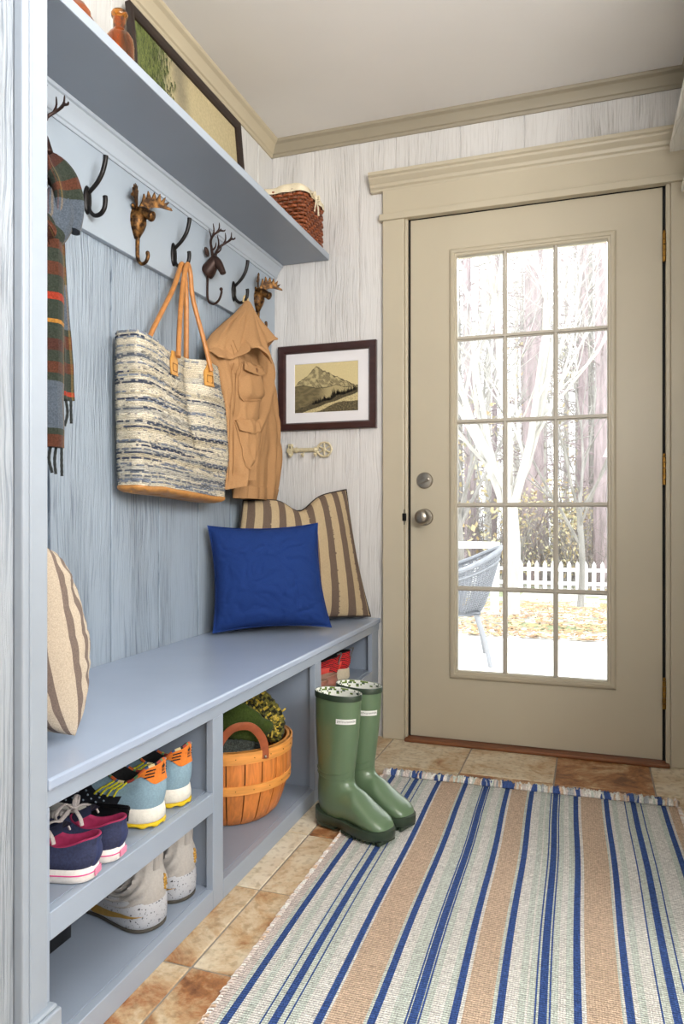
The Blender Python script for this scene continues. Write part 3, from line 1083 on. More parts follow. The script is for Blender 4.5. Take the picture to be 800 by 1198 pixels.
# ------------------------------------------------------------------ cushions
def pillow(name, BLc, BRc, TRc, TLc, T, colfn, mat, label, out, n=56, dip=0.0, sag=0.0, seed=0, pipe=None, pipe_r=.0035, pinch=.055, flange=.0, group=None, wr=1.0, crease=.035):
    BLc, BRc, TRc, TLc = map(Vector, (BLc, BRc, TRc, TLc))
    cen = (BLc + BRc + TRc + TLc) / 4
    nrm = (BRc - BLc).cross(TLc - BLc).normalized()
    if nrm.dot(Vector(out)) < 0:
        nrm = -nrm
    up = ((TLc + TRc) - (BLc + BRc)).normalized()
    def base(u, v):                    # u, v in -1..1
        su, sv = (u + 1) / 2, (v + 1) / 2
        uu = u * (1 - pinch * (1 - v * v) * u * u)
        vv = v * (1 - pinch * (1 - u * u) * v * v)
        su, sv = (uu + 1) / 2, (vv + 1) / 2
        p = BLc.lerp(BRc, su).lerp(TLc.lerp(TRc, su), sv)
        if dip:
            p = p - up * dip * math.exp(-((u - .05) / .28) ** 2) * sstep(-.2, 1, v)
        p = p - up * sag * (1 - u * u) * (v < 0) * 0
        return p
    def th(u, v):
        f = 1 - flange
        a, b_ = min(1, abs(u) / f), min(1, abs(v) / f)
        t = ((1 - a ** 2.2) * (1 - b_ ** 2.2))
        t = max(0, t) ** .48
        edge = sstep(.45, .98, max(a, b_)) * sstep(1.0, .9, max(a, b_))
        cr = sin(14 * u + 9 * vn(u * 2, v * 2, seed)) * abs(v) ** 3 + sin(13 * v + 9 * vn(u * 2, v * 2, seed + 3)) * abs(u) ** 3
        diag = sin(26 * (abs(u) - abs(v)) + 4 * vn(u, v, seed)) * (abs(u) * abs(v)) ** 2
        w = .055 * edge * cr + .05 * diag * (max(a, b_) < .97) + .09 * vn(u * 1.7, v * 1.7, seed + 5) + .035 * vn(u * 5, v * 5, seed + 8)
        x_, y_ = u * 1.6 + .5 * vn(u * 2, v * 2, seed + 11), v * 1.6 + .5 * vn(u * 2, v * 2, seed + 13)
        rg = (1 - abs(vn(x_ * 1.6, y_ * 1.2, seed + 20))) ** 6 + .7 * (1 - abs(vn(x_ * 2.4 + 3, y_ * 3.1, seed + 25))) ** 7
        return t * (1 + w * wr - crease * rg)
    mb = MB()
    def warp(t):
        t = 2 * t - 1
        return math.copysign(abs(t) ** .85, t)
    def front(a, b_):
        u, v = warp(a), warp(b_)
        return base(u, v) + nrm * (T * th(u, v))
    def back(a, b_):
        u, v = warp(a), warp(b_)
        return base(u, v) - nrm * (T * .75 * th(u, v))
    cf = (lambda a, b_: colfn(warp(a), warp(b_))) if colfn else None
    flip = nrm.dot((BRc - BLc).cross(TLc - BLc)) < 0
    mb.grid(front, n, n, colfn=cf, flip=flip)
    mb.grid(back, n, n, colfn=cf, flip=not flip)
    origin = (cen.x, cen.y, min(BLc.z, BRc.z))
    o = mb.build(name, mat, at=origin, merge=True, angle=80)
    tag(o, label, 'cushion', group)
    if pipe:
        path = []
        for k in range(33):
            path.append(base(warp(k / 32), -1))
        for k in range(1, 33):
            path.append(base(1, warp(k / 32)))
        for k in range(1, 33):
            path.append(base(warp(1 - k / 32), 1))
        for k in range(1, 33):
            path.append(base(-1, warp(1 - k / 32)))
        mb = MB()
        mb.tube([p + nrm * .001 for p in path], pipe_r, 7, caps=False)
        mb.build('piping', pipe, o)
    return o


LINEN = M('striped_linen', (1, 1, 1), attr=True, rough=.95, ns=(1, 1, 1), scale=420, cvar=.16, bump=.35, dist=.0008, detail=2, spec=.2)
def stripes(edges, light, dark, seed):
    L_, D_ = Vector(light), Vector(dark)
    def f(u, v):
        w = u + .006 * vn(u * 30, v * 90, seed)
        for a, b_ in edges:
            if a < w < b_:
                return tuple(D_)
        return tuple(L_)
    return f
PIPE = M('dark_piping', S(42, 34, 30), rough=.8)
se = [(-.93, -.80), (-.66, -.53), (-.39, -.27), (-.12, .0), (.15, .26), (.41, .53), (.66, .78), (.88, .97)]
pillow('striped_cushion', (-1.245, 2.29, .503), (-.828, 2.765, .503), (-.935, 2.780, 1.005), (-1.240, 2.475, .958), .060,
       stripes(se, S(176, 156, 124), S(104, 88, 76), 4), LINEN,
       'tan and brown striped cushion with dark piping leaning in the corner behind the blue one', (.6, -.6, 0), n=120, dip=.055, seed=4, pipe=PIPE, pinch=.05)
BLUE = M('royal_blue_cotton', S(26, 52, 110), rough=.9, scale=500, cvar=.12, bump=.2, dist=.0006, detail=2, sheen=.0, spec=.2)
pillow('blue_cushion', (-1.215, 2.195, .502), (-.868, 2.425, .506), (-.934, 2.462, .876), (-1.252, 2.225, .868), .085,
       None, BLUE, 'solid royal blue square cushion on the bench in front of the striped one', (.5, -.8, 0), n=90, seed=9, pinch=.085, flange=.03, wr=1.0, crease=.09)
se2 = [(-.985, -.95), (-.89, -.83), (-.74, -.63), (-.54, -.48), (-.34, -.22), (-.02, .10), (.36, .44), (.66, .84), (.92, .97)]
pillow('striped_cushion', (-.890, 1.100, .502), (-1.235, 1.190, .502), (-1.225, 1.085, .850), (-.905, 1.040, .850), .135,
       stripes(se2, S(180, 166, 148), S(112, 98, 90), 12), LINEN,
       'beige and brown striped cushion half hidden by the post at the near bench end', (0, 1, 0), n=110, seed=12, pinch=.045)

# ------------------------------------------------------------------ plaid scarf
def scarf_col(s_, u):
    """plaid colour by distance s_ (m) along and u (0..1) across the scarf"""
    base = Vector(S(50, 56, 48))
    gy = Vector(S(78, 86, 96))
    k = (s_ * 100) % 46
    c = base
    if 4 < k < 15:
        c = gy
    if 0 < k < 2.2 or 17 < k < 19.5 or 23 < k < 26:
        c = Vector(S(82, 50, 38))
    if 30 < k < 31.2:
        c = Vector(S(142, 54, 38))
    if 36 < k < 37:
        c = Vector(S(158, 110, 50))
    if 40 < k < 43:
        c = Vector(S(70, 44, 38))
    w = (u * 4) % 1
    if .1 < w < .3:
        c = c.lerp(Vector(S(110, 66, 48)), .35)
    if .6 < w < .68:
        c = c.lerp(Vector(S(150, 120, 70)), .3)
    return tuple(c)
WOOL = M('brushed_wool', (1, 1, 1), attr=True, rough=1.0, scale=260, cvar=.28, bump=.6, dist=.002, sheen=.08, spec=.1)
DKW = M('dark_wool_fringe', S(44, 48, 48), rough=1, scale=200, cvar=.3, sheen=.3, spec=.1)
sc = thing('plaid_scarf', 'gray and rust plaid wool scarf with fringe hanging at far left', 'scarf', (-1.205, 1.42, 1.0))
def strip(mb, path, widths, thick, dirs, s0, nseg=60, folds=(0, 0), phase=0.0):
    """soft strip of cloth along path; dirs = lateral direction per control point"""
    P = catmull(path, nseg)
    W = catmull([(w, 0, 0) for w in widths], nseg)
    Dv = catmull(dirs, nseg)
    rings = []
    s_ = s0
    ss = []
    n = 26
    for i, p in enumerate(P):
        if i:
            s_ += (p - P[i - 1]).length
        ss.append(s_)
        t = (P[min(i + 1, nseg - 1)] - P[max(i - 1, 0)]).normalized()
        d = Vector(Dv[i]).normalized()
        d = (d - t * d.dot(t)).normalized()
        nn_ = t.cross(d)
        ring = []
        for k in range(n):
            a = 2 * PI * k / n
            x = cos(a)
            y = sin(a)
            x = math.copysign(abs(x) ** .7, x)
            off = folds[0] * sin(x * PI * folds[1] + phase) + .004 * vn(x * 1.5, i * .12, s0)
            ring.append(p + d * (x * W[i].x) + nn_ * (math.copysign(abs(y) ** .6, y) * thick * (.7 + .3 * (1 - x * x)) + off))
        rings.append(ring)
    mb.loft(rings, True, True, True, 0, colfn=lambda i, j: scarf_col(ss[i], (.5 + .5 * cos(2 * PI * (j + .5) / n))))
HX, HY = -1.222, 1.380
mb = MB()
strip(mb, [(HX - .02, HY - .02, 1.63), (HX - .005, HY - .005, 1.70), (HX + .020, HY + .01, 1.722), (HX + .044, HY + .035, 1.69), (HX + .048, HY + .050, 1.64), (HX + .040, HY + .048, 1.585)],
      [.030, .034, .038, .040, .042, .040], .024, [(.3, 1, 0)] * 6, .30, 40, (.008, 1.5))
mb.build('top_fold', WOOL, sc)
mb = MB()
strip(mb, [(HX + .022, HY + .038, 1.66), (HX + .036, HY + .030, 1.61), (HX + .034, HY + .010, 1.57), (HX + .026, HY - .02, 1.55)], [.03, .040, .040, .04], .026, [(.2, 1, .5)] * 4, .05, 30, (.006, 1.5))
mb.build('wrap_fold', WOOL, sc)
mb = MB()
strip(mb, [(HX + .030, HY + .004, 1.600), (HX + .034, HY - .002, 1.45), (HX + .032, HY - .002, 1.25), (HX + .032, HY - .002, 1.062)], [.036, .044, .046, .046], .014, [(.25, 1, 0)] * 4, .12, 70, (.007, 1.4), .5)
mb.build('front_end', WOOL, sc)
mb = MB()
strip(mb, [(HX + .000, HY + .050, 1.60), (HX - .004, HY + .058, 1.48), (HX - .006, HY + .070, 1.33), (HX - .008, HY + .076, 1.186)], [.030, .034, .042, .050], .013, [(.2, 1, 0)] * 4, .37, 60, (.008, 1.6), 1.5)
mb.build('back_end', WOOL, sc)
random.seed(8)
for nm, (cx_, cy_, cz_), wd, ln, cnt in (('front_fringe', (HX + .032, HY - .002, 1.066), .042, .07, 6), ('back_fringe', (HX - .008, HY + .076, 1.19), .046, .066, 6)):
    mb = MB()
    for k in range(cnt):
        y = cy_ + wd * (2 * (k + .5) / cnt - 1)
        x = cx_ + .010 * (2 * (k + .5) / cnt - 1)
        l_ = ln * random.uniform(.85, 1.1)
        p = catmull([(x, y, cz_), (x + random.uniform(-.004, .004), y + random.uniform(-.004, .004), cz_ - l_ * .5), (x + random.uniform(-.003, .003), y + random.uniform(-.006, .006), cz_ - l_)], 12)
        mb.tube(p, [.0034 + .0006 * (i % 2) for i in range(12)], 6)
    mb.build(nm, DKW, sc)

# ------------------------------------------------------------------ woven tote bag
tote = thing('tote_bag', 'cream and navy woven rag tote bag with tan leather handles', 'bag', (-1.205, 1.95, .965))
TX0, TX1 = -1.256, -1.160
TY0, TY1 = 1.700, 2.195
ZT, ZB = 1.395, .985
NR = 88
per = 168
random.seed(14)
rowcols = []
band = 0
for r_ in range(NR):
    if band <= 0:
        kind = random.choice([0, 0, 0, 1, 1, 2, 2, 3, 0])
        band = random.choice([1, 2, 2, 3, 4])
    band -= 1
    segs, pos = [], 0
    while pos < per:
        l_ = random.randint(5, 40)
        base = {0: S(226, 218, 200), 1: S(208, 198, 176), 2: S(120, 126, 136), 3: S(84, 90, 104)}[kind]
        if kind >= 2 and random.random() < .45:
            base = S(200, 196, 186)
        if kind < 2 and random.random() < .12:
            base = S(140, 148, 162)
        if random.random() < .06:
            base = S(70, 78, 98)
        g = random.uniform(.86, 1.08)
        segs.append((pos, pos + l_, tuple(min(1, c * g) for c in base)))
        pos += l_
    rowcols.append(segs)
def tote_xy(t, v):
    """t around the bag 0..1, v up 0..1 -> (x, y)"""
    pts = TOTE_P
    p = pts[int(t * per) % per]
    y0c, x0c = (TY0 + TY1) / 2, (TX0 + TX1) / 2
    dy, dx = p.y - y0c, p.x - x0c
    full = 1 - .16 * v                     # thinner at the mouth
    yy = y0c + dy * (1.0 + .03 * sin(PI * v) - .02 * v) + .012 * (1 - v)
    xx = TX0 + (p.x - TX0) * (full + .25 * sin(PI * min(1, v * 1.2)) * .5)
    dent = math.exp(-((p.y - 1.985 - .03 * v) / .045) ** 2) * sstep(.0, .9, v) * .034
    if p.x > x0c:
        xx -= dent
        xx += .012 * sin(p.y * 17 + v * 4) * .5 + .007 * vn(p.y * 9, v * 5, 2)
    return xx, yy
_r = rrect(TX0, TX1, TY0, TY1, .03, per)
TOTE_P = _r
def tote_pt(i, r_, half):
    v = (r_ + half) / NR
    t = (i % per) / per
    x, y = tote_xy(t, v)
    z = lerp(ZB, ZT, v)
    fy = (y - TY0) / (TY1 - TY0)
    z += .022 * v * (0) + .016 * (1 - fy) * (v) - .022 * sstep(.0, 1, fy) * (1 - v) - .018 * math.exp(-((fy - .42) / .2) ** 2) * v
    z += .0035 * vn(y * 14, v * 6, 4)
    return x, y, z
mb = MB()
rings, rc = [], []
cxm, cym = (TX0 + TX1) / 2, (TY0 + TY1) / 2
for r_ in range(NR):
    for half, push in ((.08, -.0012), (.5, .0028), (.92, -.0012)):
        ring = []
        for i in range(per):
            x, y, z = tote_pt(i, r_, half)
            p = TOTE_P[i]
            ox_ = 1 if p.x > TX1 - .012 else (-1 if p.x < TX0 + .012 else 0)
            oy_ = 1 if p.y > TY1 - .02 else (-1 if p.y < TY0 + .02 else 0)
            o_ = Vector((ox_, oy_, 0))
            if o_.length:
                o_.normalize()
            q = push * (1 + .8 * vn(i * .35, r_ * 2.1, 1)) + (.0007 * (1 if (i + r_) % 2 else -1) if half == .5 else 0)
            ring.append(Vector((x, y, z)) + o_ * q)
        rings.append(ring)
        rc.append(r_)
FN = [random.random() for _ in range(9973)]
def tcol(i, j):
    for a, b_, c in rowcols[rc[i]]:
        if a <= j < b_:
            r_ = rc[i]
            g = .86 + .22 * FN[(i * 131 + j * 17) % 9973]
            q = Vector(c) * g
            if c[0] < .3 and (j + 3 * r_) % 5 == 0:
                q = q.lerp(Vector(S(214, 206, 190)), .75)
            elif FN[(r_ * 719 + j * 313) % 9973] > .93:
                q = q.lerp(Vector(S(96, 100, 112)), .6)
            return tuple(q)
    return (.7, .7, .7)
inner = []
for dz_, s_ in ((.002, 1.0), (.002, .96), (-.06, .93), (-.2, .9)):
    ring = []
    for i in range(per):
        x, y, z = tote_pt(i, NR - 1, .92)
        ring.append(Vector((lerp(TX0 + .005, x, s_) if s_ < 1 else x, lerp(cym, y, s_ if s_ == 1 else .985), z + dz_)))
    inner.append(ring)
mb.loft(rings + inner, True, True, True, 0, colfn=lambda i, j: tcol(i, j) if i < len(rc) else S(196, 184, 160))
mb.build('woven_body', M('rag_weave', (1, 1, 1), attr=True, rough=.95, ns=(1, 1, 2), scale=330, cvar=.38, bump=.9, dist=.003, spec=.1), tote, angle=75)
LEA = M('tan_leather', S(184, 128, 66), rough=.45, scale=60, cvar=.12, bump=.15, dist=.001)
mb = MB()
rings = []
for v, gr, dz_ in ((.004, .0022, 0.001), (0, .0026, -.003), (0, .0012, -.009), (0, -.006, -.015), (0, -.03, -.019)):
    ring = []
    for i in range(per):
        x, y, z = tote_pt(i, 0, 0)
        d = Vector((x - cxm, (y - cym) * .2, 0)).normalized()
        dd = Vector((y - cym, x - cxm, 0))
        ring.append(Vector((x + math.copysign(1, x - cxm) * min(abs(x - cxm), abs(gr)) * (1 if gr > 0 else -1) * 1.0, y + math.copysign(min(abs(gr), .004), y - cym) * (1 if gr > 0 else -3), z + dz_)))
    rings.append(ring)
mb.loft(rings, True, True)
mb.build('leather_base', LEA, tote, angle=60)
# handles: two loops over the lower prong of the hook
top = Vector((-1.212, 2.018, 1.692))
HR = M('leather_handle', S(176, 118, 62), rough=.42, scale=50, cvar=.15, bump=.12, dist=.001)
mb = MB()
def handle(y0, y1, x, z0a, z0b, apex, off):
    p = [(x, y0, z0a), (lerp(x, apex.x, .3), lerp(y0, apex.y, .24) , lerp(z0a, apex.z, .28)), (lerp(x, apex.x, .75), lerp(y0, apex.y, .66), lerp(z0a, apex.z, .68)),
         (apex.x + off, apex.y - .016, apex.z - .026), (apex.x + off, apex.y, apex.z), (apex.x + off, apex.y + .016, apex.z - .026),
         (lerp(x, apex.x, .75), lerp(y1, apex.y, .66), lerp(z0b, apex.z, .68)), (lerp(x, apex.x, .3), lerp(y1, apex.y, .24), lerp(z0b, apex.z, .28)), (x, y1, z0b)]
    return catmull(p, 64)
hp = handle(1.888, 2.085, -1.158, 1.372, 1.366, top, .008)
mb.tube(hp, .0088, 12, flat=.8)
mb.build('front_handle', HR, tote)
mb = MB()
hp = handle(1.815, 2.06, -1.236, 1.36, 1.36, top + Vector((0, -.002, .004)), -.012)
mb.tube(hp, .0088, 12, flat=.8)
mb.build('back_handle', HR, tote)
TABM = M('light_leather', S(196, 142, 70), rough=.5, scale=60, cvar=.1, bump=.1)
THR = M('dark_thread', S(120, 76, 34), rough=.8)
def bag_x(y, h):
    best = min(range(per), key=lambda i: abs(TOTE_P[i].y - y) + (1 if TOTE_P[i].x < cxm else 0))
    return tote_pt(best, (h - ZB) / (ZT - ZB) * NR, 0)[0]
for yc in (1.888, 2.085):
    mb = MB()
    out_ = []
    for k in range(10):
        h = 1.318 + .072 * k / 9
        w = .022 if h < 1.358 else lerp(.022, .010, sstep(1.358, 1.388, h))
        out_.append([Vector((bag_x(yc + q, h) + .003 + d, yc + q, h)) for q, d in ((-w, .0005), (-w, .0045), (0, .0055), (w, .0045), (w, .0005))])
    mb.loft(out_, True, True, True)
    lt = mb.build('leather_tab', TABM, tote, angle=30)
    mb = MB()
    sq = [Vector((bag_x(yc + dy, 1.341) + .0092, yc + dy, 1.341 + dz)) for dy, dz in ((-.013, -.011), (.013, -.011), (.013, .011), (-.013, .011), (-.013, -.011), (.013, -.011))]
    mb.tube(sq, .0011, 5)
    mb.build('stitching', THR, lt, smooth=False)

# ------------------------------------------------------------------ tan canvas jacket
TAN = M('tan_canvas', S(168, 128, 88), rough=.9, scale=300, cvar=.07, bump=.25, dist=.0008, detail=2, sheen=.0, spec=.2)
TAN2 = M('tan_canvas_shade', S(148, 110, 72), rough=.9, scale=300, cvar=.08, bump=.25, dist=.0008, spec=.2)
jk = thing('canvas_jacket', 'tan canvas work jacket with flap pockets hung by its collar', 'jacket', (-1.18, 2.4, .955))
def crs(a, z, seed):
    """sharp creases running aslant down the cloth"""
    p, q = sin(a) * 1.6 + z * 2.2, z * 4.0 - sin(a) * 1.2
    return (1 - abs(vn(p * 1.5, q * .8, seed + 30))) ** 9 + .6 * (1 - abs(vn(p * 2.6 - q * .9, q * 1.2, seed + 37))) ** 9


def body_ring(z, yl, yr, xb, xf, seed, n=88, tilt=0.0, amp=.006, kk=5, skew=0):
    ring = []
    yc, hw = (yl + yr) / 2, (yr - yl) / 2
    xc, hx = (xb + xf) / 2, (xf - xb) / 2
    for k in range(n):
        a = 2 * PI * k / n
        cx_, sy_ = cos(a), sin(a)
        x = xc + hx * math.copysign(abs(cx_) ** .75, cx_)
        y = yc + hw * math.copysign(abs(sy_) ** .85, sy_)
        f = amp * sin(kk * a + 5 * vn(z * 2.2, seed, 0) + seed) + amp * .9 * vn(cos(a) * 2.5 + z * 7, sin(a) * 2.5 - z * 5, seed) + amp * .8 * vn(cos(a) * 5, sin(a) * 5 + z * 3, seed + 4) - amp * .9 * crs(a, z, seed)
        ring.append((x + f * cx_ * 1.3, y + f * sy_ * .6, z + tilt * (y - yc) + skew * (1 if cx_ > 0 else 0)))
    return ring
tab = [  # z, y left, y right, x back, x front
    (1.675, 2.415, 2.450, -1.222, -1.196), (1.640, 2.375, 2.450, -1.235, -1.180), (1.580, 2.285, 2.505, -1.246, -1.166), (1.520, 2.200, 2.560, -1.250, -1.150), (1.470, 2.150, 2.595, -1.254, -1.140),
    (1.420, 2.150, 2.590, -1.256, -1.132), (1.38, 2.182, 2.575, -1.256, -1.128), (1.30, 2.196, 2.535, -1.256, -1.126), (1.22, 2.200, 2.470, -1.256, -1.126), (1.14, 2.200, 2.415, -1.256, -1.124), (1.07, 2.200, 2.385, -1.256, -1.122), (1.012, 2.202, 2.365, -1.255, -1.122)]
mb = MB()
rings = []
NB = 64
for i in range(NB):
    z = lerp(1.675, 1.012, i / (NB - 1))
    yl, yr, xb, xf = interp([(-t_[0],) + t_[1:] for t_ in tab], -z)
    tl = .28 * sstep(1.25, 1.03, z)
    rings.append(body_ring(z, yl, yr, xb, xf, 3.0, tilt=tl, amp=.0115 * sstep(1.67, 1.56, z), kk=5))
last = rings[-1]
rings.append([(lerp(-1.19, x, .95), y, z + .003) for x, y, z in last])
rings.append([(lerp(-1.19, x, .9), lerp(2.32, y, .97), z + .04) for x, y, z in last])
mb.loft(rings, True, True)
body = mb.build('body', TAN, jk, angle=80)
# front placket seam and hem stitching follow the body's front
def on_body(y, z, d):
    yl, yr, xb, xf = interp([(-t_[0],) + t_[1:] for t_ in tab], -z)
    yc, hw = (yl + yr) / 2, (yr - yl) / 2
    s_ = max(-1, min(1, (y - yc) / hw))
    sa = abs(s_) ** (1 / .85)
    a = math.asin(min(1, sa))
    a = a if s_ >= 0 else -a
    tl = .28 * sstep(1.25, 1.03, z)
    q = body_ring(z, yl, yr, xb, xf, 3.0, n=1, amp=.0115 * sstep(1.67, 1.56, z))
    cx_ = cos(a)
    xc, hx = (xb + xf) / 2, (xf - xb) / 2
    amp = .0115 * sstep(1.67, 1.56, z)
    f = amp * sin(5 * a + 5 * vn(z * 2.2, 3.0, 0) + 3.0) + amp * .9 * vn(cos(a) * 2.5 + z * 7, sin(a) * 2.5 - z * 5, 3.0) + amp * .8 * vn(cos(a) * 5, sin(a) * 5 + z * 3, 7.0) - amp * .9 * crs(a, z, 3.0)
    return Vector((xc + hx * abs(cx_) ** .75 + f * cx_ * 1.3 + d, y + f * sin(a) * .6, z + tl * (y - yc)))
def pocket(name, y0, y1, z0_, z1_, flap, par, taper=0.0, shear=0.0):
    mb = MB()
    nu, nv = 14, 16
    def f(u, v):
        e_ = min(u, 1 - u, v * 1.2, 1)
        r = .022 / (z1_ - z0_)
        yy = lerp(y0 + taper * (1 - v), y1 - taper * .3 * (1 - v), u)
        zz = lerp(z0_, z1_, v) + shear * u
        if v < .25:
            yy = lerp((y0 + y1) / 2, yy, 1 - .28 * (1 - v / .25) ** 2)
        bul = .013 * sstep(0, .16, e_) + .004 * sin(u * 9 + v * 5) * sstep(0, .3, e_)
        return on_body(yy, zz, .0015 + bul)
    mb.grid(f, nu, nv)
    rim_ = [f(.0, 1 - k / 12) for k in range(13)] + [f(k / 12, 0) for k in range(1, 13)] + [f(1, k / 12) for k in range(1, 13)]
    mb.tube([Vector(q) + Vector((.0015, 0, 0)) for q in rim_], .0028, 6)
    p = mb.build(name, TAN, par, angle=80)
    mb = MB()
    def g(u, v):
        yy = lerp(y0 - .004, y1 + .004, u)
        dep = flap * (1 - .35 * abs(2 * u - 1) ** 2)
        zz = z1_ + .006 - dep * (1 - v) + shear * u
        return on_body(yy, zz, .0135 + .006 * (1 - v) + .003 * sin(u * 7))
    mb.grid(g, 16, 8)
    rim = [g(u / 16, 0) for u in range(17)]
    mb.tube([Vector(q) for q in rim], .0022, 6)
    mb.tube([on_body(lerp(y0 - .004, y1 + .004, u / 16), z1_ + .006 + shear * u / 16, .012) for u in range(17)], .0022, 6)
    fl = mb.build('pocket_flap', TAN, p, angle=80)
    return p, fl, g
p1, f1, g1 = pocket('chest_pocket', 2.245, 2.435, 1.298, 1.420, .042, jk, shear=.022)
mb = MB()
bpos = g1(.5, .42)
mb.lathe([(.001, .0), (.0085, .0), (.0095, .002), (.0085, .004), (.006, .0032), (.001, .0032)], 0, 0, 0, 18, 'x')
mb.v = [(x + bpos[0], y + bpos[1], z + bpos[2]) for x, y, z in mb.v]
mb.build('button', M('brown_button', S(120, 78, 42), rough=.4), f1)
pocket('hip_pocket', 2.236, 2.350, 1.068, 1.222, .045, jk, taper=.02, shear=.012)
mb = MB()
mb.tube([on_body(2.235 - .012 * sstep(1.45, 1.05, z), z, .0015) for z in [1.50 - .022 * k for k in range(22)]], .0025, 6, flat=.6)
mb.tube([on_body(2.217 - .012 * sstep(1.45, 1.05, z), z, .0012) for z in [1.48 - .022 * k for k in range(21)]], .0018, 6, flat=.6)
mb.build('front_placket', TAN2, body)
# sleeve hanging at the right, lower than the hem
sl = [(1.580, 2.470, 2.545, -1.246, -1.190), (1.50, 2.490, 2.612, -1.250, -1.170), (1.40, 2.470, 2.648, -1.250, -1.160), (1.28, 2.430, 2.672, -1.250, -1.156), (1.185, 2.400, 2.678, -1.250, -1.156),
      (1.08, 2.372, 2.675, -1.248, -1.160), (1.0, 2.355, 2.668, -1.245, -1.164), (.962, 2.350, 2.662, -1.243, -1.166)]
mb = MB()
rings = []
for i in range(44):
    z = lerp(1.58, .962, i / 43)
    yl, yr, xb, xf = interp([(-t_[0],) + t_[1:] for t_ in sl], -z)
    rings.append(body_ring(z, yl, yr, xb, xf, 9.0, tilt=-.02, amp=.0095, kk=4))
last = rings[-1]
rings.append([(lerp(-1.205, x, .93), lerp(2.5, y, .97), z + .002) for x, y, z in last])
rings.append([(lerp(-1.205, x, .85), lerp(2.5, y, .95), z + .05) for x, y, z in last])
mb.loft(rings, True, True)
slv = mb.build('sleeve', TAN, jk, angle=80)
mb = MB()
rg = []
for z, g_ in ((1.008, .0), (1.006, .0028), (.966, .0028), (.961, .001)):
    yl, yr, xb, xf = interp([(-t_[0],) + t_[1:] for t_ in sl], -z)
    rg.append(body_ring(z, yl - g_, yr + g_, xb - g_, xf + g_, 9.0, tilt=-.02, amp=.0095, kk=4))
mb.loft(rg, False, False)
mb.build('cuff', TAN, slv, angle=40)
# collar and yoke gathered on the hook, its lower edge flaring out in a wavy flap
mb = MB()
rings = []
n = 132
EDGE = [(-1.0, 1.425), (-.75, 1.430), (-.45, 1.470), (-.15, 1.492), (-.02, 1.470), (.08, 1.436), (.16, 1.475), (.30, 1.520), (.50, 1.548), (.72, 1.562), (.86, 1.530), (1.0, 1.545)]
def collar_pt(q, a):
    s_ = sin(a)
    ze = interp(EDGE, s_)[0] + (.0 if cos(a) > 0 else .02)
    z = lerp(1.692, ze, q)
    hw = lerp(.010, .205, q ** 1.15)
    hx = lerp(.010, .066, q ** .75)
    fold = 1 + .30 * q * sin(3 * a + 1.2) * (1 - .4 * q) + .20 * (q ** .7) * (1 - .6 * q) * sin(8 * a + 2 * q) + .10 * q * vn(cos(a) * 2, sin(a) * 2, q * 3)
    yc = 2.437 - .085 * q
    y = yc + hw * s_ * (1 + .3 * (fold - 1))
    x = -1.205 + .020 * q + hx * cos(a) * fold
    lip = sstep(.80, 1.0, q)
    x += .016 * lip * (cos(a) > 0) * (1 + sin(11 * s_ + 1))
    return Vector((max(-1.257, x), y, z))
for i in range(34):
    rings.append([collar_pt(i / 33, 2 * PI * k / n) for k in range(n)])
edge = rings[-1]
rings.append([Vector((p.x - .003, p.y, p.z - .003)) for p in edge])
rings.append([Vector((max(-1.257, p.x - .010), lerp(2.352, p.y, .97), p.z + .008)) for p in edge])
rings.append([Vector((lerp(-1.2, p.x, .3), lerp(2.39, p.y, .4), p.z + .09)) for p in edge])
mb.loft(rings, True, True)
col = mb.build('collar', TAN, jk, angle=80)
mb = MB()
mb.tube(catmull([(-1.218, 2.432, 1.690), (-1.214, 2.437, 1.712), (-1.206, 2.440, 1.708), (-1.200, 2.438, 1.688)], 12), .004, 8)
mb.build('hanging_loop', M('pale_loop', S(206, 180, 130), rough=.8), col)
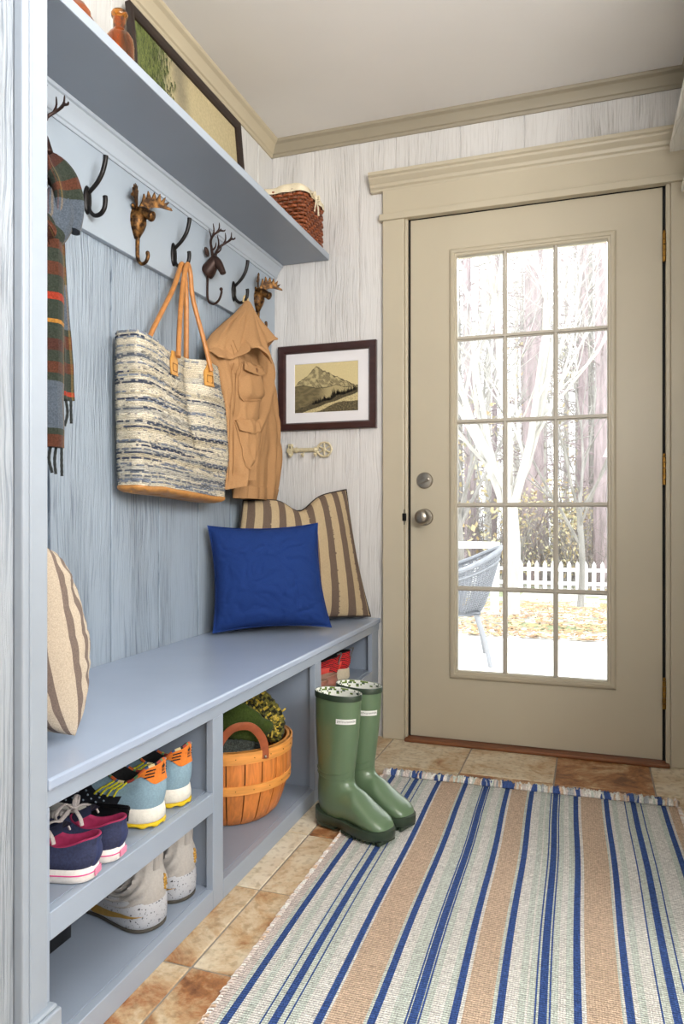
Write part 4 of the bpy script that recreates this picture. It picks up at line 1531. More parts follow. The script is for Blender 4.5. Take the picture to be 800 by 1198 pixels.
# ------------------------------------------------------------------ shoes (heel at the origin, toe along +x, built locally)
class Shoe:
    def __init__(s, L, W, hs, heel, side, front, n=72, collar=.56, cw=.62, bulge=1.0, toe_spring=.0, lean=.012, toe_h=1.0, heel_peak=0.0):
        s.L, s.W, s.hs, s.n = L, W, hs, n
        foot = [(0, 0), (.03, .52), (.12, .80), (.28, .82), (.45, .80), (.60, .92), (.72, 1.0), (.84, .90), (.94, .62), (1.0, .0),
                (.94, -.66), (.84, -.92), (.72, -.98), (.60, -.90), (.45, -.78), (.28, -.80), (.12, -.78), (.03, -.52)]
        s.foot = catmull([(a * L, b_ * W / 2, 0) for a, b_ in foot], n, True)
        top = [(.015, 0), (.03, .30), (.10, .55), (.22, .62), (.34, .62), (.44, .58), (.50, .50), (.54, .36), (.555, .18), (.56, 0),
               (.555, -.18), (.54, -.36), (.50, -.50), (.44, -.58), (.34, -.62), (.22, -.62), (.10, -.55), (.03, -.30)]
        zz = [heel + heel_peak, heel + heel_peak * .5, heel * .97, side * 1.05, side, lerp(side, front, .4), lerp(side, front, .7), front, front, front]
        zz = zz + zz[-2:0:-1]
        s.top = catmull([(a * L * collar / .56 - lean * (1 - a / .3 if a < .3 else 0), b_ * W / 2 * cw / .62, z) for (a, b_), z in zip(top, zz)], n, True)
        s.bulge = bulge
        s.toe_h = toe_h
        s.spring = toe_spring

    def P(s, t, q):
        """upper surface: t around from the heel 0..1, q from sole 0 to collar 1"""
        i = (t % 1.0) * s.n
        k = int(i) % s.n
        f = i - int(i)
        a = s.foot[k].lerp(s.foot[(k + 1) % s.n], f)
        b_ = s.top[k].lerp(s.top[(k + 1) % s.n], f)
        toe = sstep(.22, .5, min(t % 1, 1 - t % 1))
        h = 1 - cos(q * PI / 2)
        v = sin(q * PI / 2)
        h = lerp(q ** 1.3, h, toe)
        v = lerp(q, v ** lerp(1.0, 1.25 / s.toe_h, toe), toe)
        d = (a - Vector((s.L * .5, 0, 0)))
        bulge = .006 * s.bulge * sin(PI * min(1, q * 1.3)) * (1 - toe)
        o = Vector((a.x - s.L * .45, a.y * 2, 0)).normalized() * bulge
        z = lerp(s.hs * .92 + s.spr(a.x), b_.z, v)
        return Vector((lerp(a.x, b_.x, h) + o.x, lerp(a.y, b_.y, h) + o.y, z))

    def spr(s, x):
        return s.spring * sstep(.6, 1.0, x / s.L) ** 1.5

    def N(s, t, q):
        e = .006
        a = s.P(t + e, q) - s.P(t - e, q)
        b_ = s.P(t, min(1, q + .02)) - s.P(t, max(0, q - .02))
        n = a.cross(b_)
        n.normalize()
        c = s.P(t, q) - Vector((s.L * .4, 0, .03))
        return n if n.dot(c) > 0 else -n

    def upper(s, parent, mats, name='upper', rows=14, colfn=None, disp=None, t0=0):
        mb = MB()
        rings = []
        for r_ in range(rows + 1):
            q = r_ / rows
            ring = []
            for k in range(s.n):
                t = k / s.n
                p = s.P(t, q)
                if disp:
                    p = p + s.N(t, q) * disp(t, q)
                ring.append(p)
            rings.append(ring)
        mb.loft(rings, True, False, True, 0, colfn=(lambda i, j: colfn((j + .5) / s.n, (i + .5) / rows)) if colfn else None)
        return mb.build(name, mats, parent, local=True, angle=80)

    def lining(s, parent, mat, name='lining', pad=.004):
        mb = MB()
        cen = Vector((s.L * .27, 0, 0))
        rings = []
        for r_, (sc_, dz) in enumerate(((1.0, 0.0), (.99, .0025), (.93, .002), (.88, -.006), (.86, -.03))):
            rings.append([Vector((cen.x + (p.x - cen.x) * sc_, p.y * sc_, max(p.z + dz, s.hs + .012))) for p in s.top])
        rings.append([Vector((cen.x + (p.x - cen.x) * .84, p.y * .84, s.hs + .010)) for p in s.top])
        mb.loft(rings, False, True)
        return mb.build(name, mat, parent, local=True, angle=80)

    def sole(s, parent, mat, name, z0, z1, grow, grow2=None, foxing=False, colfn=None, wav=0.0):
        mb = MB()
        cen = Vector((s.L * .5, 0, 0))
        g2 = grow if grow2 is None else grow2
        rings = []
        for f, ins in ((0, .004), (.12, .0), (.5, -.0008), (.88, 0), (1, .003)):
            g = lerp(grow, g2, f) - ins
            ring = []
            for k, p in enumerate(s.foot):
                d = Vector((p.x - cen.x, p.y * 2.2, 0)).normalized()
                q = p + d * g
                z = lerp(z0, z1, f) + s.spr(p.x) + (wav * (k % 4 < 2) * (f < .3))
                ring.append(Vector((q.x, q.y, z)))
            rings.append(ring)
        mb.loft(rings, True, True, True, 0, colfn=colfn)
        return mb.build(name, mat, parent, local=True, angle=50)

    def laces(s, parent, mat, qs, half=.055, r=.0026, name='laces', flat=.5, lift=.003, tongue=None):
        mb = MB()
        for i, q in enumerate(qs):
            pts = []
            for j in range(9):
                t = .5 + half * (2 * j / 8 - 1) * (1 if i % 2 == 0 else 1)
                n = s.N(t, q)
                pts.append(s.P(t, q) + n * (lift + .003 * sin(PI * j / 8)))
            mb.tube(pts, r * 1.5, 6, flat=flat)
            if i + 1 < len(qs):
                a, b_ = s.P(.5 - half, q), s.P(.5 + half, qs[i + 1])
                mb.tube([a + s.N(.5 - half, q) * lift, (a + b_) / 2 + Vector((0, 0, lift + .004)), b_ + s.N(.5 + half, q) * lift], r * 1.5, 6, flat=flat)
        return mb.build(name, mat, parent, local=True)

    def decal(s, mb, verts, faces, t0, q0, st, sq, lift=.0012, mi=0):
        """2-D outline (a, b) laid on the upper at t0 + a*st, q0 + b*sq"""
        vs = [s.P(t0 + a * st, q0 + b_ * sq) + s.N(t0 + a * st, q0 + b_ * sq) * lift for a, b_ in verts]
        mb.add(vs, faces, mi)

    def patch(s, parent, mat, name, t0, t1, q0, q1, lift=.0015, nt_=14, nq=8, trim=None, colfn=None, angle=60):
        mb = MB()
        def f(a, b_):
            t, q = lerp(t0, t1, a), lerp(q0, q1, b_)
            if trim:
                q = lerp(q0, trim(t), b_)
            e = lift * min(1, 6 * min(a, 1 - a, b_ + .2))
            return s.P(t, q) + s.N(t, q) * e
        mb.grid(f, nt_, nq, colfn=colfn)
        return mb.build(name, mat, parent, local=True, angle=angle)


def tongue_mesh(s, parent, mat, h=.02, w=.5):
    mb = MB()
    front = s.P(.5, .97)
    rings = []
    for q in range(9):
        f = q / 8
        cx_ = front.x + .035 - .075 * f
        cz_ = front.z - .022 + (h + .022) * f
        hw = s.W * .5 * w * (1 - .12 * f)
        ring = []
        for k in range(11):
            u = 2 * k / 10 - 1
            ring.append(Vector((cx_ - .008 * u * u, hw * u, cz_ - .010 * u * u)))
        for k in range(10, -1, -1):
            u = 2 * k / 10 - 1
            ring.append(Vector((cx_ - .008 * u * u - .004, hw * u * .97, cz_ - .010 * u * u + .003)))
        rings.append(ring)
    mb.loft(rings, True, True)
    return mb.build('tongue', mat, parent, local=True, angle=60)


def place(o, x, y, z, ang, label, cat='shoe', group=None):
    o.matrix_basis = Matrix.Translation((x, y, z)) @ Matrix.Rotation(math.radians(ang), 4, 'Z')
    tag(o, label, cat, group)


RUB_W = M('white_rubber', S(222, 216, 212), rough=.6, scale=120, cvar=.08, bump=.1)
# --- navy canvas sneakers with pink lining
t = thing('canvas_sneaker', None, None)
s1 = Shoe(.205, .074, .024, .072, .058, .072, collar=.47, cw=.66)
NAVY = M('navy_canvas', S(40, 46, 76), rough=.9, scale=260, cvar=.25, bump=.3, dist=.0008)
s1.upper(t, NAVY)
s1.lining(t, M('magenta_lining', S(150, 34, 78), rough=.8, scale=100, cvar=.15))
so = s1.sole(t, RUB_W, 'sole', 0, .025, .003)
mb = MB()
ring = []
for k, p in enumerate(s1.foot):
    d = Vector((p.x - s1.L * .5, p.y * 2.2, 0)).normalized()
    ring.append(Vector((p.x, p.y, .0145)) + d * .0042)
mb.tube(ring + ring[:2], .0011, 6, caps=False)
mb.build('pinstripe', M('magenta_rubber', S(206, 60, 130), rough=.5), so, local=True)
mb = MB()
s1.patch(t, M('navy_heel_strip', S(34, 44, 84), rough=.7, scale=150, cvar=.15), 'heel_strip', -.035, .035, .0, 1.0, .002)
mb.obox(Matrix.Translation((-.0045, 0, .0125)), .003, .024, .012)
mb.build('heel_label', M('pink_rubber', S(214, 130, 160), rough=.5), so, local=True, smooth=False, bevel=.001)
tongue_mesh(s1, t, M('navy_tongue', S(36, 42, 70), rough=.9), h=.018)
LG = M('gray_laces', S(176, 168, 164), rough=.9, scale=300, cvar=.15, bump=.3)
s1.laces(t, LG, (.60, .70, .80, .90, .97), half=.07, r=.0026)
mb = MB()
fr = s1.P(.5, .98) + Vector((-.006, 0, .010))
for sg in (-1, 1):
    mb.tube(catmull([fr, fr + Vector((.006, sg * .020, .016)), fr + Vector((.012, sg * .040, .004)), fr + Vector((.012, sg * .028, -.012)), fr + Vector((.004, sg * .006, 0))], 22), .0042, 8, flat=.55)
    mb.tube(catmull([fr, fr + Vector((-.012, sg * .014, .004)), fr + Vector((-.028, sg * .026, -.004)), fr + Vector((-.034, sg * .030, -.016))], 14), .0036, 8, flat=.55)
mb.ell(fr, .008, .008, .007, 12)
mb.build('lace_bow', LG, t, local=True)
place(t, -.812, 1.056, .2795, 194, 'navy canvas sneaker with pink-striped sole, nearer the post on the upper cubby shelf')
t2 = copy_tree(t)
place(t2, -.813, 1.130, .2795, 190, 'navy canvas sneaker tucked between its mate and the light-blue runner')

# --- light-blue runners with orange heel tabs
t = thing('running_shoe', None, None)
s2 = Shoe(.285, .094, .036, .120, .086, .108, collar=.44, cw=.66, lean=.010, heel_peak=.010)
LB = M('light_blue_knit', S(128, 156, 172), rough=.9, scale=320, cvar=.1, bump=.35, dist=.001)
BLK = M('black_knit', S(24, 24, 26), rough=.85, scale=260, cvar=.25, bump=.3)
up = s2.upper(t, LB)
s2.lining(t, BLK)
boost = s2.sole(t, M('speckled_white_foam', S(218, 214, 204), rough=.7, scale=150, cvar=.06, bump=.5, dist=.002), 'midsole', .009, .040, .006, .003)
s2.sole(t, M('yellow_rubber', S(212, 180, 26), rough=.5, scale=60, cvar=.08), 'outsole', 0, .0095, .006, .0055, wav=.004)
ORG = M('orange_suede', S(212, 116, 36), rough=.85, scale=200, cvar=.12, bump=.2)
mb = MB()
def tabf(a, b_):
    tt = lerp(-.155, .155, a)
    q = lerp(lerp(.58, .93, sstep(.045, .15, abs(tt))), 1.0, b_)
    return s2.P(tt, q) + s2.N(tt, q) * (.0022 * min(1, 8 * min(a, 1 - a) + .2))
mb.grid(tabf, 30, 8)
tabp = mb.build('heel_tab', ORG, t, local=True, angle=60)
mb = MB()
s2_edge = [p + Vector((0, 0, .0012)) for p in s2.top]
edge_cols = [S(196, 92, 40), S(60, 90, 130), S(214, 196, 150), S(30, 30, 34), S(150, 60, 50), S(90, 130, 90)]
mb.tube(s2_edge + s2_edge[:2], .0030, 6, caps=False, colfn=lambda i, j: edge_cols[(i * 5 + i // 3) % 6])
mb.build('collar_piping', M('multicolor_piping', (1, 1, 1), attr=True, rough=.8, cvar=.05), t, local=True)
mb = MB()
leaf = []
def petal(a0, ln, w):
    pts = [(0, 0)]
    for q in (.25, .5, .75):
        pts.append((q * ln, w * sin(PI * q) ** .8))
    pts.append((ln, 0))
    for q in (.75, .5, .25):
        pts.append((q * ln, -w * sin(PI * q) ** .8))
    c_, s_ = cos(a0), sin(a0)
    return [(x * c_ - y * s_, x * s_ + y * c_) for x, y in pts]
for a0, ln in ((PI / 2, .62), (PI / 2 + .78, .58), (PI / 2 - .78, .58)):
    vs = [(x, y + .12) for x, y in petal(a0, ln, .16)]
    s2.decal(mb, vs, [tuple(range(len(vs)))], 0.0, .82, .038, .17, .0034)
for yb in (-.02, -.14, -.26):
    vs = [(-.42, yb - .035), (.42, yb - .035), (.42, yb + .035), (-.42, yb + .035)]
    s2.decal(mb, vs, [(0, 1, 2, 3)], 0.0, .82, .038, .17, .0034)
vs = [(-.40, -.62), (.40, -.62), (.40, -.46), (-.40, -.46)]
s2.decal(mb, vs, [(0, 1, 2, 3)], 0.0, .82, .038, .17, .0034)
mb.build('heel_emblem', M('black_print', S(22, 20, 20), rough=.6), tabp, local=True, smooth=False)
STI = M('black_stitch', S(24, 22, 22), rough=.7)
for sg in (-1, 1):
    for k in range(3):
        mb = MB()
        qq = .76 + .075 * k
        pts = [s2.P(sg * (.060 + .042 * j / 5), qq + .012 * j / 5) + s2.N(sg * (.060 + .042 * j / 5), qq + .012 * j / 5) * .003 for j in range(6)]
        mb.tube(pts, .0019, 5, flat=.6)
        mb.build('tab_stripe', STI, tabp, local=True)
for sg in (-1, 1):
    mb = MB()
    # moulded black side cage and its window of netting
    def cg(a, b_, sg=sg):
        tt = sg * lerp(.165, .405, a)
        q = lerp(.0, lerp(.50, .80, sstep(.1, .9, a)), b_)
        return s2.P(tt, q) + s2.N(tt, q) * (.0026 * min(1, 6 * min(a, 1 - a) + .2))
    mb.grid(cg, 16, 10)
    cgm = mb.build('side_cage', M('black_cage', S(26, 28, 34), rough=.45, scale=150, cvar=.2) if sg < 0 else bpy.data.materials['black_cage'], t, local=True, angle=60)
    mb = MB()
    for k in range(7):
        for m_ in range(5):
            if (k + m_) % 2 == 0:
                tt, qq = sg * (.205 + .018 * k), .14 + .09 * m_
                mb.ell(s2.P(tt, qq) + s2.N(tt, qq) * .0028, .0026, .0016, .0022, 8)
    mb.build('cage_eyelets', M('gray_netting', S(120, 134, 146), rough=.8) if sg < 0 else bpy.data.materials['gray_netting'], cgm, local=True)
    mb = MB()
    def pl(a, b_, sg=sg):
        i = (sg * lerp(.125, .245, a)) % 1
        k = i * s2.n
        p = s2.foot[int(k) % s2.n].lerp(s2.foot[(int(k) + 1) % s2.n], k - int(k))
        d = Vector((p.x - s2.L * .5, p.y * 2.2, 0)).normalized()
        return Vector((p.x, p.y, lerp(.012, .046, b_))) + d * (.0085 * min(1, 8 * min(a, 1 - a) + .25, 8 * min(b_, 1 - b_) + .4))
    mb.grid(pl, 14, 8)
    mb.build('sole_plug', M('gloss_black', S(16, 16, 18), rough=.25) if sg < 0 else bpy.data.materials['gloss_black'], boost, local=True, angle=60)
s2.laces(t, M('yellow_laces', S(202, 196, 40), rough=.8, scale=200, cvar=.15), (.70, .77, .84, .91, .97), half=.15, r=.0034, lift=.006)
YL = bpy.data.materials['yellow_laces']
for sg in (-1, 1):
    for k in range(4):
        t0_ = sg * (.178 + .020 * k)
        mb = MB()
        mb.tube([s2.P(t0_ + sg * .006 * j / 9, 1.0 - .055 * j) + s2.N(t0_ + sg * .006 * j / 9, 1.0 - .055 * j) * (.006 + .004 * sin(PI * j / 9)) for j in range(10)], .0030, 6, flat=.7)
        mb.build('side_lace', YL, t, local=True)
tongue_mesh(s2, t, BLK, h=.016)
place(t, -.828, 1.280, .2795, 181, 'light-blue running shoe with orange heel tab in front of its mate')
t2 = copy_tree(t)
place(t2, -.832, 1.386, .2795, 178, 'light-blue running shoe with orange heel tab beside the cubby divider')

# --- gray basketball shoes with gold marks
t = thing('basketball_shoe', None, None)
s3 = Shoe(.285, .104, .034, .144, .100, .118, collar=.46, cw=.68, lean=.006, bulge=1.2, heel_peak=.008, toe_spring=.006)
GRY = M('pale_gray_mesh', S(172, 168, 164), rough=.7, scale=200, cvar=.06, bump=.2)
def ribs(t_, q):
    tt = t_ if t_ < .5 else t_ - 1
    a = abs(tt)
    if .05 < a < .36 and .12 < q < .98:
        d = math.hypot((a - .20) * 3.2, (q - .78) * .9)
        return .0046 * sin(d * 46) * sstep(.04, .10, a) * sstep(.36, .28, a)
    return 0
up = s3.upper(t, GRY, rows=46, disp=ribs)
s3.lining(t, M('gray_padding', S(128, 124, 122), rough=.9, scale=150, cvar=.15))
SPK = M('speckled_gray_foam', S(176, 178, 184), rough=.6, scale=210, cvar=.0, col2=S(60, 60, 66), ramp=(.62, .66))
mid = s3.sole(t, SPK, 'midsole', .007, .060, .007, .0075)
s3.sole(t, M('dark_gum_rubber', S(70, 66, 58), rough=.6, cvar=.1), 'outsole', 0, .0075, .005, .006)
GOLD = M('metallic_gold', S(190, 148, 70), rough=.35, metal=.6, scale=60, cvar=.1)
for sg in (-1, 1):
    mb = MB()
    # tapering check-mark stripe along the midsole wall
    ts = [j / 22 for j in range(23)]
    lo, hi = [], []
    for f in ts:
        a = sg * lerp(.275, .055, f)
        k = (a % 1) * s3.n
        p = s3.foot[int(k) % s3.n].lerp(s3.foot[(int(k) + 1) % s3.n], k - int(k))
        d = Vector((p.x - s3.L * .5, p.y * 2.2, 0)).normalized()
        p = Vector((p.x, p.y, 0)) + d * .0092
        ctr = lerp(.026, .036, f) - .010 * sin(PI * min(1, f * 1.6)) * (f < .62) * .6
        th_ = .0175 * sin(PI * min(1, (f + .04) / .5)) ** .7 if f < .25 else .0175 * (1 - (f - .25) / .75) ** 1.1
        hk = .020 * max(0, 1 - f / .16)
        lo.append(p + Vector((0, 0, ctr - th_ * .6 + hk * .6)))
        hi.append(p + Vector((0, 0, ctr + th_ * .4 + hk)))
    mb.loft([lo, hi], False, False, False)
    mb.build('side_stripe', GOLD, mid, local=True)
mb = MB()
for k in range(5):
    for m_ in range(2):
        if (k, m_) in ((0, 0), (4, 1)):
            continue
        tt, qq = (-.05 + .012 * m_), .38 + .05 * k
        mb.ell(s3.P(tt, qq) + s3.N(tt, qq) * .001, .0022, .0032, .0034, 8)
mb.tube([s3.P(-.044, .34) + s3.N(-.044, .34) * .001, s3.P(-.044, .62) + s3.N(-.044, .62) * .001], .0015, 6)
mb.build('heel_emblem', GOLD, up, local=True)
s3.laces(t, M('pale_laces', S(206, 202, 198), rough=.9), (.62, .70, .78, .86, .94), half=.07, r=.0032, lift=.005)
tongue_mesh(s3, t, GRY, h=.022)
s3.patch(t, M('gray_pull_tab', S(160, 156, 152), rough=.8), 'pull_tab', -.022, .022, .74, 1.0, .004, 8, 6)
place(t, -.843, 1.288, .0605, 163, 'gray high basketball shoe with gold marks in front on the lower cubby floor')
t2 = copy_tree(t)
place(t2, -.843, 1.408, .0605, 165, 'gray high basketball shoe with gold marks beside the lower divider')

# --- red knit trainers with thick beige soles
t = thing('red_trainer', None, None)
s4 = Shoe(.27, .092, .040, .100, .082, .094, collar=.56, cw=.64)
def redcol(t_, q):
    k = (q * 9 + 3.2 * abs((t_ % 1) - .5) * 3 + .6 * sin(t_ * 40)) % 1
    return S(28, 22, 24) if k < .36 else S(206, 34, 36)
s4.upper(t, M('red_black_knit', (1, 1, 1), attr=True, rough=.85, scale=260, cvar=.15, bump=.3), rows=40, colfn=redcol)
s4.lining(t, BLK)
s4.sole(t, M('beige_foam', S(204, 190, 164), rough=.75, scale=150, cvar=.08, bump=.3), 'sole', 0, .042, .006, .002)
for sg in (-1, 1):
    s4.patch(t, M('coral_overlay', S(226, 62, 48), rough=.6) if sg < 0 else bpy.data.materials['coral_overlay'], 'side_overlay', sg * .12, sg * .20, .02, .55, .0025, 10, 8)
mb = MB()
mb.tube(catmull([s4.P(0, .55) + Vector((-.002, 0, 0)), s4.P(0, .8) + Vector((-.006, 0, 0)), s4.P(0, 1) + Vector((-.012, 0, .010)), s4.P(0, 1) + Vector((.004, 0, .006))], 14), .006, 8, flat=.4)
mb.build('heel_pull', M('gray_webbing', S(130, 130, 128), rough=.8, scale=200, cvar=.2), t, local=True)
s4.laces(t, BLK, (.66, .76, .86, .95), half=.07, lift=.004)
tongue_mesh(s4, t, BLK, h=.016)
place(t, -.868, 2.470, .2965, 208, 'red and black knit trainer on the far cubby shelf, nearer the boots')
t2 = copy_tree(t)
place(t2, -.862, 2.590, .2965, 206, 'red and black knit trainer with beige sole at the far end of the cubby shelf')

# --- brown leather shoes with green soles, mostly hidden behind the boots
t = thing('leather_shoe', None, None)
s5 = Shoe(.19, .074, .024, .062, .052, .060)
s5.upper(t, M('rose_brown_leather', S(142, 88, 72), rough=.4, scale=40, cvar=.2, bump=.1))
s5.lining(t, M('pale_leather_lining', S(160, 120, 100), rough=.7))
s5.sole(t, M('green_rubber', S(44, 78, 56), rough=.6, cvar=.1), 'sole', 0, .022, .004)
s5.patch(t, M('brown_heel_leather', S(120, 72, 56), rough=.4, cvar=.1), 'heel_strip', -.05, .05, .0, 1.0, .0022)
place(t, -.835, 2.262, .2965, 212, 'small brown leather shoe with green sole just behind the boot tops')
t2 = copy_tree(t)
place(t2, -.838, 2.362, .2965, 222, 'small brown leather shoe with green sole in front of the red trainers')

# black boot tray at the back of the lower cubby
mb = MB()
rings = []
for o_, z in ((0, .0605), (0, .086), (-.005, .086), (-.008, .066)):
    rings.append([(p.x, p.y, z) for p in rrect(-1.255 - o_, -.985 + o_, .945 - o_, 1.225 + o_, .02, 40)])
mb.loft(rings, True, True)
tag(mb.build('boot_tray', M('black_plastic', S(20, 20, 22), rough=.35, cvar=.1), at=(-1.12, 1.085, .0605), angle=40), 'black plastic tray at the back of the lower cubby beside the post', 'tray')

# stack of magazines under the far cubby shelf
random.seed(17)
z = .0605
cols = [S(120, 108, 92), S(214, 206, 192), S(150, 160, 168), S(206, 150, 96), S(224, 218, 206), S(70, 66, 64), S(196, 184, 166)]
names = ['gray-brown magazine at the bottom of the stack in the far lower cubby', 'white magazine second from the bottom of the stack in the far lower cubby',
         'pale gray magazine in the middle of the stack in the far lower cubby', 'tan magazine in the stack, just above the pale gray one',
         'cream magazine in the stack, above the tan one', 'dark-covered magazine second from the top of the far cubby stack', 'beige magazine on top of the stack in the far lower cubby']
for k in range(7):
    h = random.uniform(.008, .014)
    o = thing('magazine', names[k], 'magazine', (-.93, 2.31, z), math.radians(random.uniform(-4, 4)), 'magazines in the far lower cubby')
    mb = MB()
    mb.box(-.104, .101, -.139, .139, .0012, h - .0012)
    mb.build('pages', M('page_edges_%d' % k, S(222, 214, 200), rough=.9, ns=(1, 1, 60), scale=20, cvar=.15), o, local=True, smooth=False)
    mb = MB()
    mb.box(-.105, .105, -.14, .14, 0, .0012)
    mb.box(-.105, .105, -.14, .14, h - .0012, h)
    mb.box(.1012, .105, -.14, .14, .0012, h - .0012)
    mb.build('cover', M('cover_%d' % k, cols[k], rough=.4, cvar=.1), o, local=True, smooth=False)
    z += h + .0003

# ------------------------------------------------------------------ bushel basket
BX, BY, BZ = -.985, 1.880, .0605
bk = thing('bushel_basket', 'round orange-brown split wood basket with leather handle holding knitwear', 'basket', (BX, BY, BZ))
H = .212
def brad(z):
    f = z / H
    return .118 + .054 * min(1, f / .62) ** .55 if f > 0 else .118
STV = M('stained_basket_wood', (1, 1, 1), attr=True, rough=.42, ns=(14, 14, 2.2), scale=5, cvar=.22, coat=.15, distort=1.0)
NSV = 22
random.seed(9)
mb = MB()
for k in range(NSV):
    a0, a1 = 2 * PI * (k + .035) / NSV, 2 * PI * (k + .965) / NSV
    g = random.uniform(.82, 1.12)
    col = tuple(c * g for c in S(206, 124, 58))
    rings = []
    for q in range(15):
        z = H * q / 14
        r_ = brad(z)
        ring = []
        for d in (0, 1):
            for j in range(5):
                f = j / 4 if d == 0 else 1 - j / 4
                a = lerp(a0, a1, f)
                rr_ = r_ + (.0035 if d == 0 else 0) + .0012 * sin(PI * f) * (1 if d == 0 else 0)
                ring.append((BX + rr_ * cos(a), BY + rr_ * sin(a), BZ + .002 + z))
        rings.append(ring)
    mb.loft(rings, True, True, True, 0, colfn=lambda i, j, col=col: col)
mb.build('staves', STV, bk, angle=40)
MB().lathe([(.004, 0), (.113, 0), (.115, .004), (.113, .010), (.004, .010)], BX, BY, BZ, 48).build('basket_floor', M('basket_floor_wood', S(170, 104, 52), rough=.6, cvar=.2), bk)
HOOP = M('pale_hoop_wood', S(222, 150, 74), rough=.42, ns=(3, 3, 30), scale=4, cvar=.18, coat=.15)
for zc, hw, nm in ((H - .014, .016, 'rim_hoop'), (.112, .0125, 'middle_hoop')):
    mb = MB()
    r0 = brad(zc) + .0042
    mb.lathe([(r0, -hw), (r0 + .004, -hw + .001), (r0 + .0045, hw - .001), (r0 + .001, hw), (r0 - .012 if nm == 'rim_hoop' else r0 - .001, hw), (r0 - .012 if nm == 'rim_hoop' else r0 - .001, -hw)] , BX, BY, BZ + zc, 72, cap0=False, cap1=False)
    hp_ = mb.build(nm, HOOP, bk, angle=40)
    mb = MB()
    for k in range(NSV):
        a = 2 * PI * (k + .5) / NSV
        mb.ell((BX + (r0 + .0046) * cos(a), BY + (r0 + .0046) * sin(a), BZ + zc), .0016, .0016, .0016, 6)
    mb.build('tacks', MAT['brass'], hp_)
LEH = M('brown_saddle_leather', S(150, 76, 42), rough=.35, scale=50, cvar=.15, coat=.2)
for ang in (-52, 128):
    c0 = math.radians(ang)
    w = .36
    pts = []
    for f, dz in ((-1, -.022), (-1, .004), (-.86, .035), (-.45, .066), (0, .074), (.45, .066), (.86, .035), (1, .004), (1, -.022)):
        a = c0 + w * f
        pts.append((BX + .181 * cos(a), BY + .181 * sin(a), BZ + H + dz))
    mb = MB()
    mb.tube(catmull(pts, 48), .0115, 10, flat=.22, up=(cos(c0), sin(c0), .001))
    lh = mb.build('handle', LEH, bk)
    mb = MB()
    for f in (-1, 1):
        a = c0 + w * f
        mb.ell((BX + .1845 * cos(a), BY + .1845 * sin(a), BZ + H - .016), .004, .004, .004, 10)
    mb.build('rivet', MAT['steel'], lh)

# knitwear in the basket
def cloth_lump(name, path, radii, mat, label, seed, ridges=9, depth=.004, colfn=None, flat=.8, knit=40):
    P = catmull(path, 46)
    R = catmull([(r, 0, 0) for r in radii], 46)
    mb = MB()
    n = 54
    rings = []
    nrm = None
    for i, p in enumerate(P):
        t_ = (P[min(i + 1, 45)] - P[max(i - 1, 0)]).normalized()
        if nrm is None:
            nrm = (Vector((0, 0, 1)) - t_ * t_.z)
            nrm = nrm.normalized() if nrm.length > .1 else t_.orthogonal().normalized()
        nrm = (nrm - t_ * nrm.dot(t_)).normalized()
        bi = t_.cross(nrm)
        endf = min(1, min(i, 45 - i) / 5 + .12) ** .5
        ring = []
        for k in range(n):
            a = 2 * PI * k / n
            r_ = R[i].x * endf * (1 + .16 * vn(cos(a) * 1.6, sin(a) * 1.6, i * .12 + seed) + .07 * sin(3 * a + i * .1 + seed))
            r_ += depth * sin(ridges * a + 2.0 * vn(i * .08, seed, 1)) + depth * .4 * sin(i * knit / 46 * 6.28)
            ring.append(p + nrm * (cos(a) * r_ * flat) + bi * (sin(a) * r_))
        rings.append(ring)
    mb.loft(rings, True, True, True, 0, colfn=colfn)
    c = P[0]
    zmin = min(q[2] for r_ in rings for q in r_)
    o = mb.build(name, mat, at=(BX, BY, zmin), angle=80)
    tag(o, label, 'knitwear')
    return o
GRN = M('moss_green_knit', S(58, 72, 32), rough=1, scale=240, cvar=.25, bump=.5, dist=.002, sheen=.05, spec=.1)
cloth_lump('green_sweater', [(BX + .06, BY + .0, .275), (BX + .082, BY - .050, .300), (BX + .035, BY - .09, .345), (BX - .05, BY - .07, .365)], [.055, .064, .070, .06], GRN,
           'moss green knitted sweater folded in the basket behind the leather handle', 3.0, 4, .0085, flat=.62)
def ygcol(i, j):
    g = vn(i * .7, j * .55, 3) + .4 * vn(i * 2.1, j * 1.9, 7)
    return S(168, 146, 56) if g > .22 else (S(92, 88, 42) if g > -.12 else S(40, 40, 28))
YG = M('mustard_green_boucle', (1, 1, 1), attr=True, rough=1, scale=200, cvar=.3, bump=.8, dist=.003, sheen=.05, spec=.1)
ys = cloth_lump('boucle_scarf', [(BX - .04, BY - .05, .385), (BX + .01, BY + .01, .400), (BX + .06, BY + .045, .355), (BX + .098, BY + .055, .295), (BX + .105, BY + .03, .262)], [.050, .058, .058, .052, .040], YG,
                'mustard and olive boucle scarf heaped over the basket rim', 5.0, 13, .006, ygcol, .75, 20)
random.seed(4)
mb = MB()
for k in range(26):
    a = random.uniform(-1.2, 1.4)
    q = Vector((BX + .10 + .02 * cos(a), BY + .05 + .05 * sin(a), .30 + .03 * random.random()))
    d = Vector((random.uniform(.0, .02), random.uniform(-.012, .02), random.uniform(-.035, .012)))
    mb.tube(catmull([q - d * .6, q + d * .3 + Vector((.006, 0, 0)), q + d], 8), .0028, 5)
mb.build('yarn_fringe', M('mustard_yarn', S(190, 164, 70), rough=1, scale=150, cvar=.4), ys)
DKK = M('charcoal_knit', S(58, 62, 58), rough=1, scale=220, cvar=.55, bump=.7, dist=.003, sheen=.05, spec=.1)
cloth_lump('charcoal_knit', [(BX + .110, BY - .03, .243), (BX + .085, BY - .085, .262), (BX + .02, BY - .115, .268), (BX - .06, BY - .10, .265)], [.034, .042, .045, .04], DKK,
           'dark gray-green knitted bundle under the leather handle of the basket', 8.0, 7, .006, None, .75, 26)

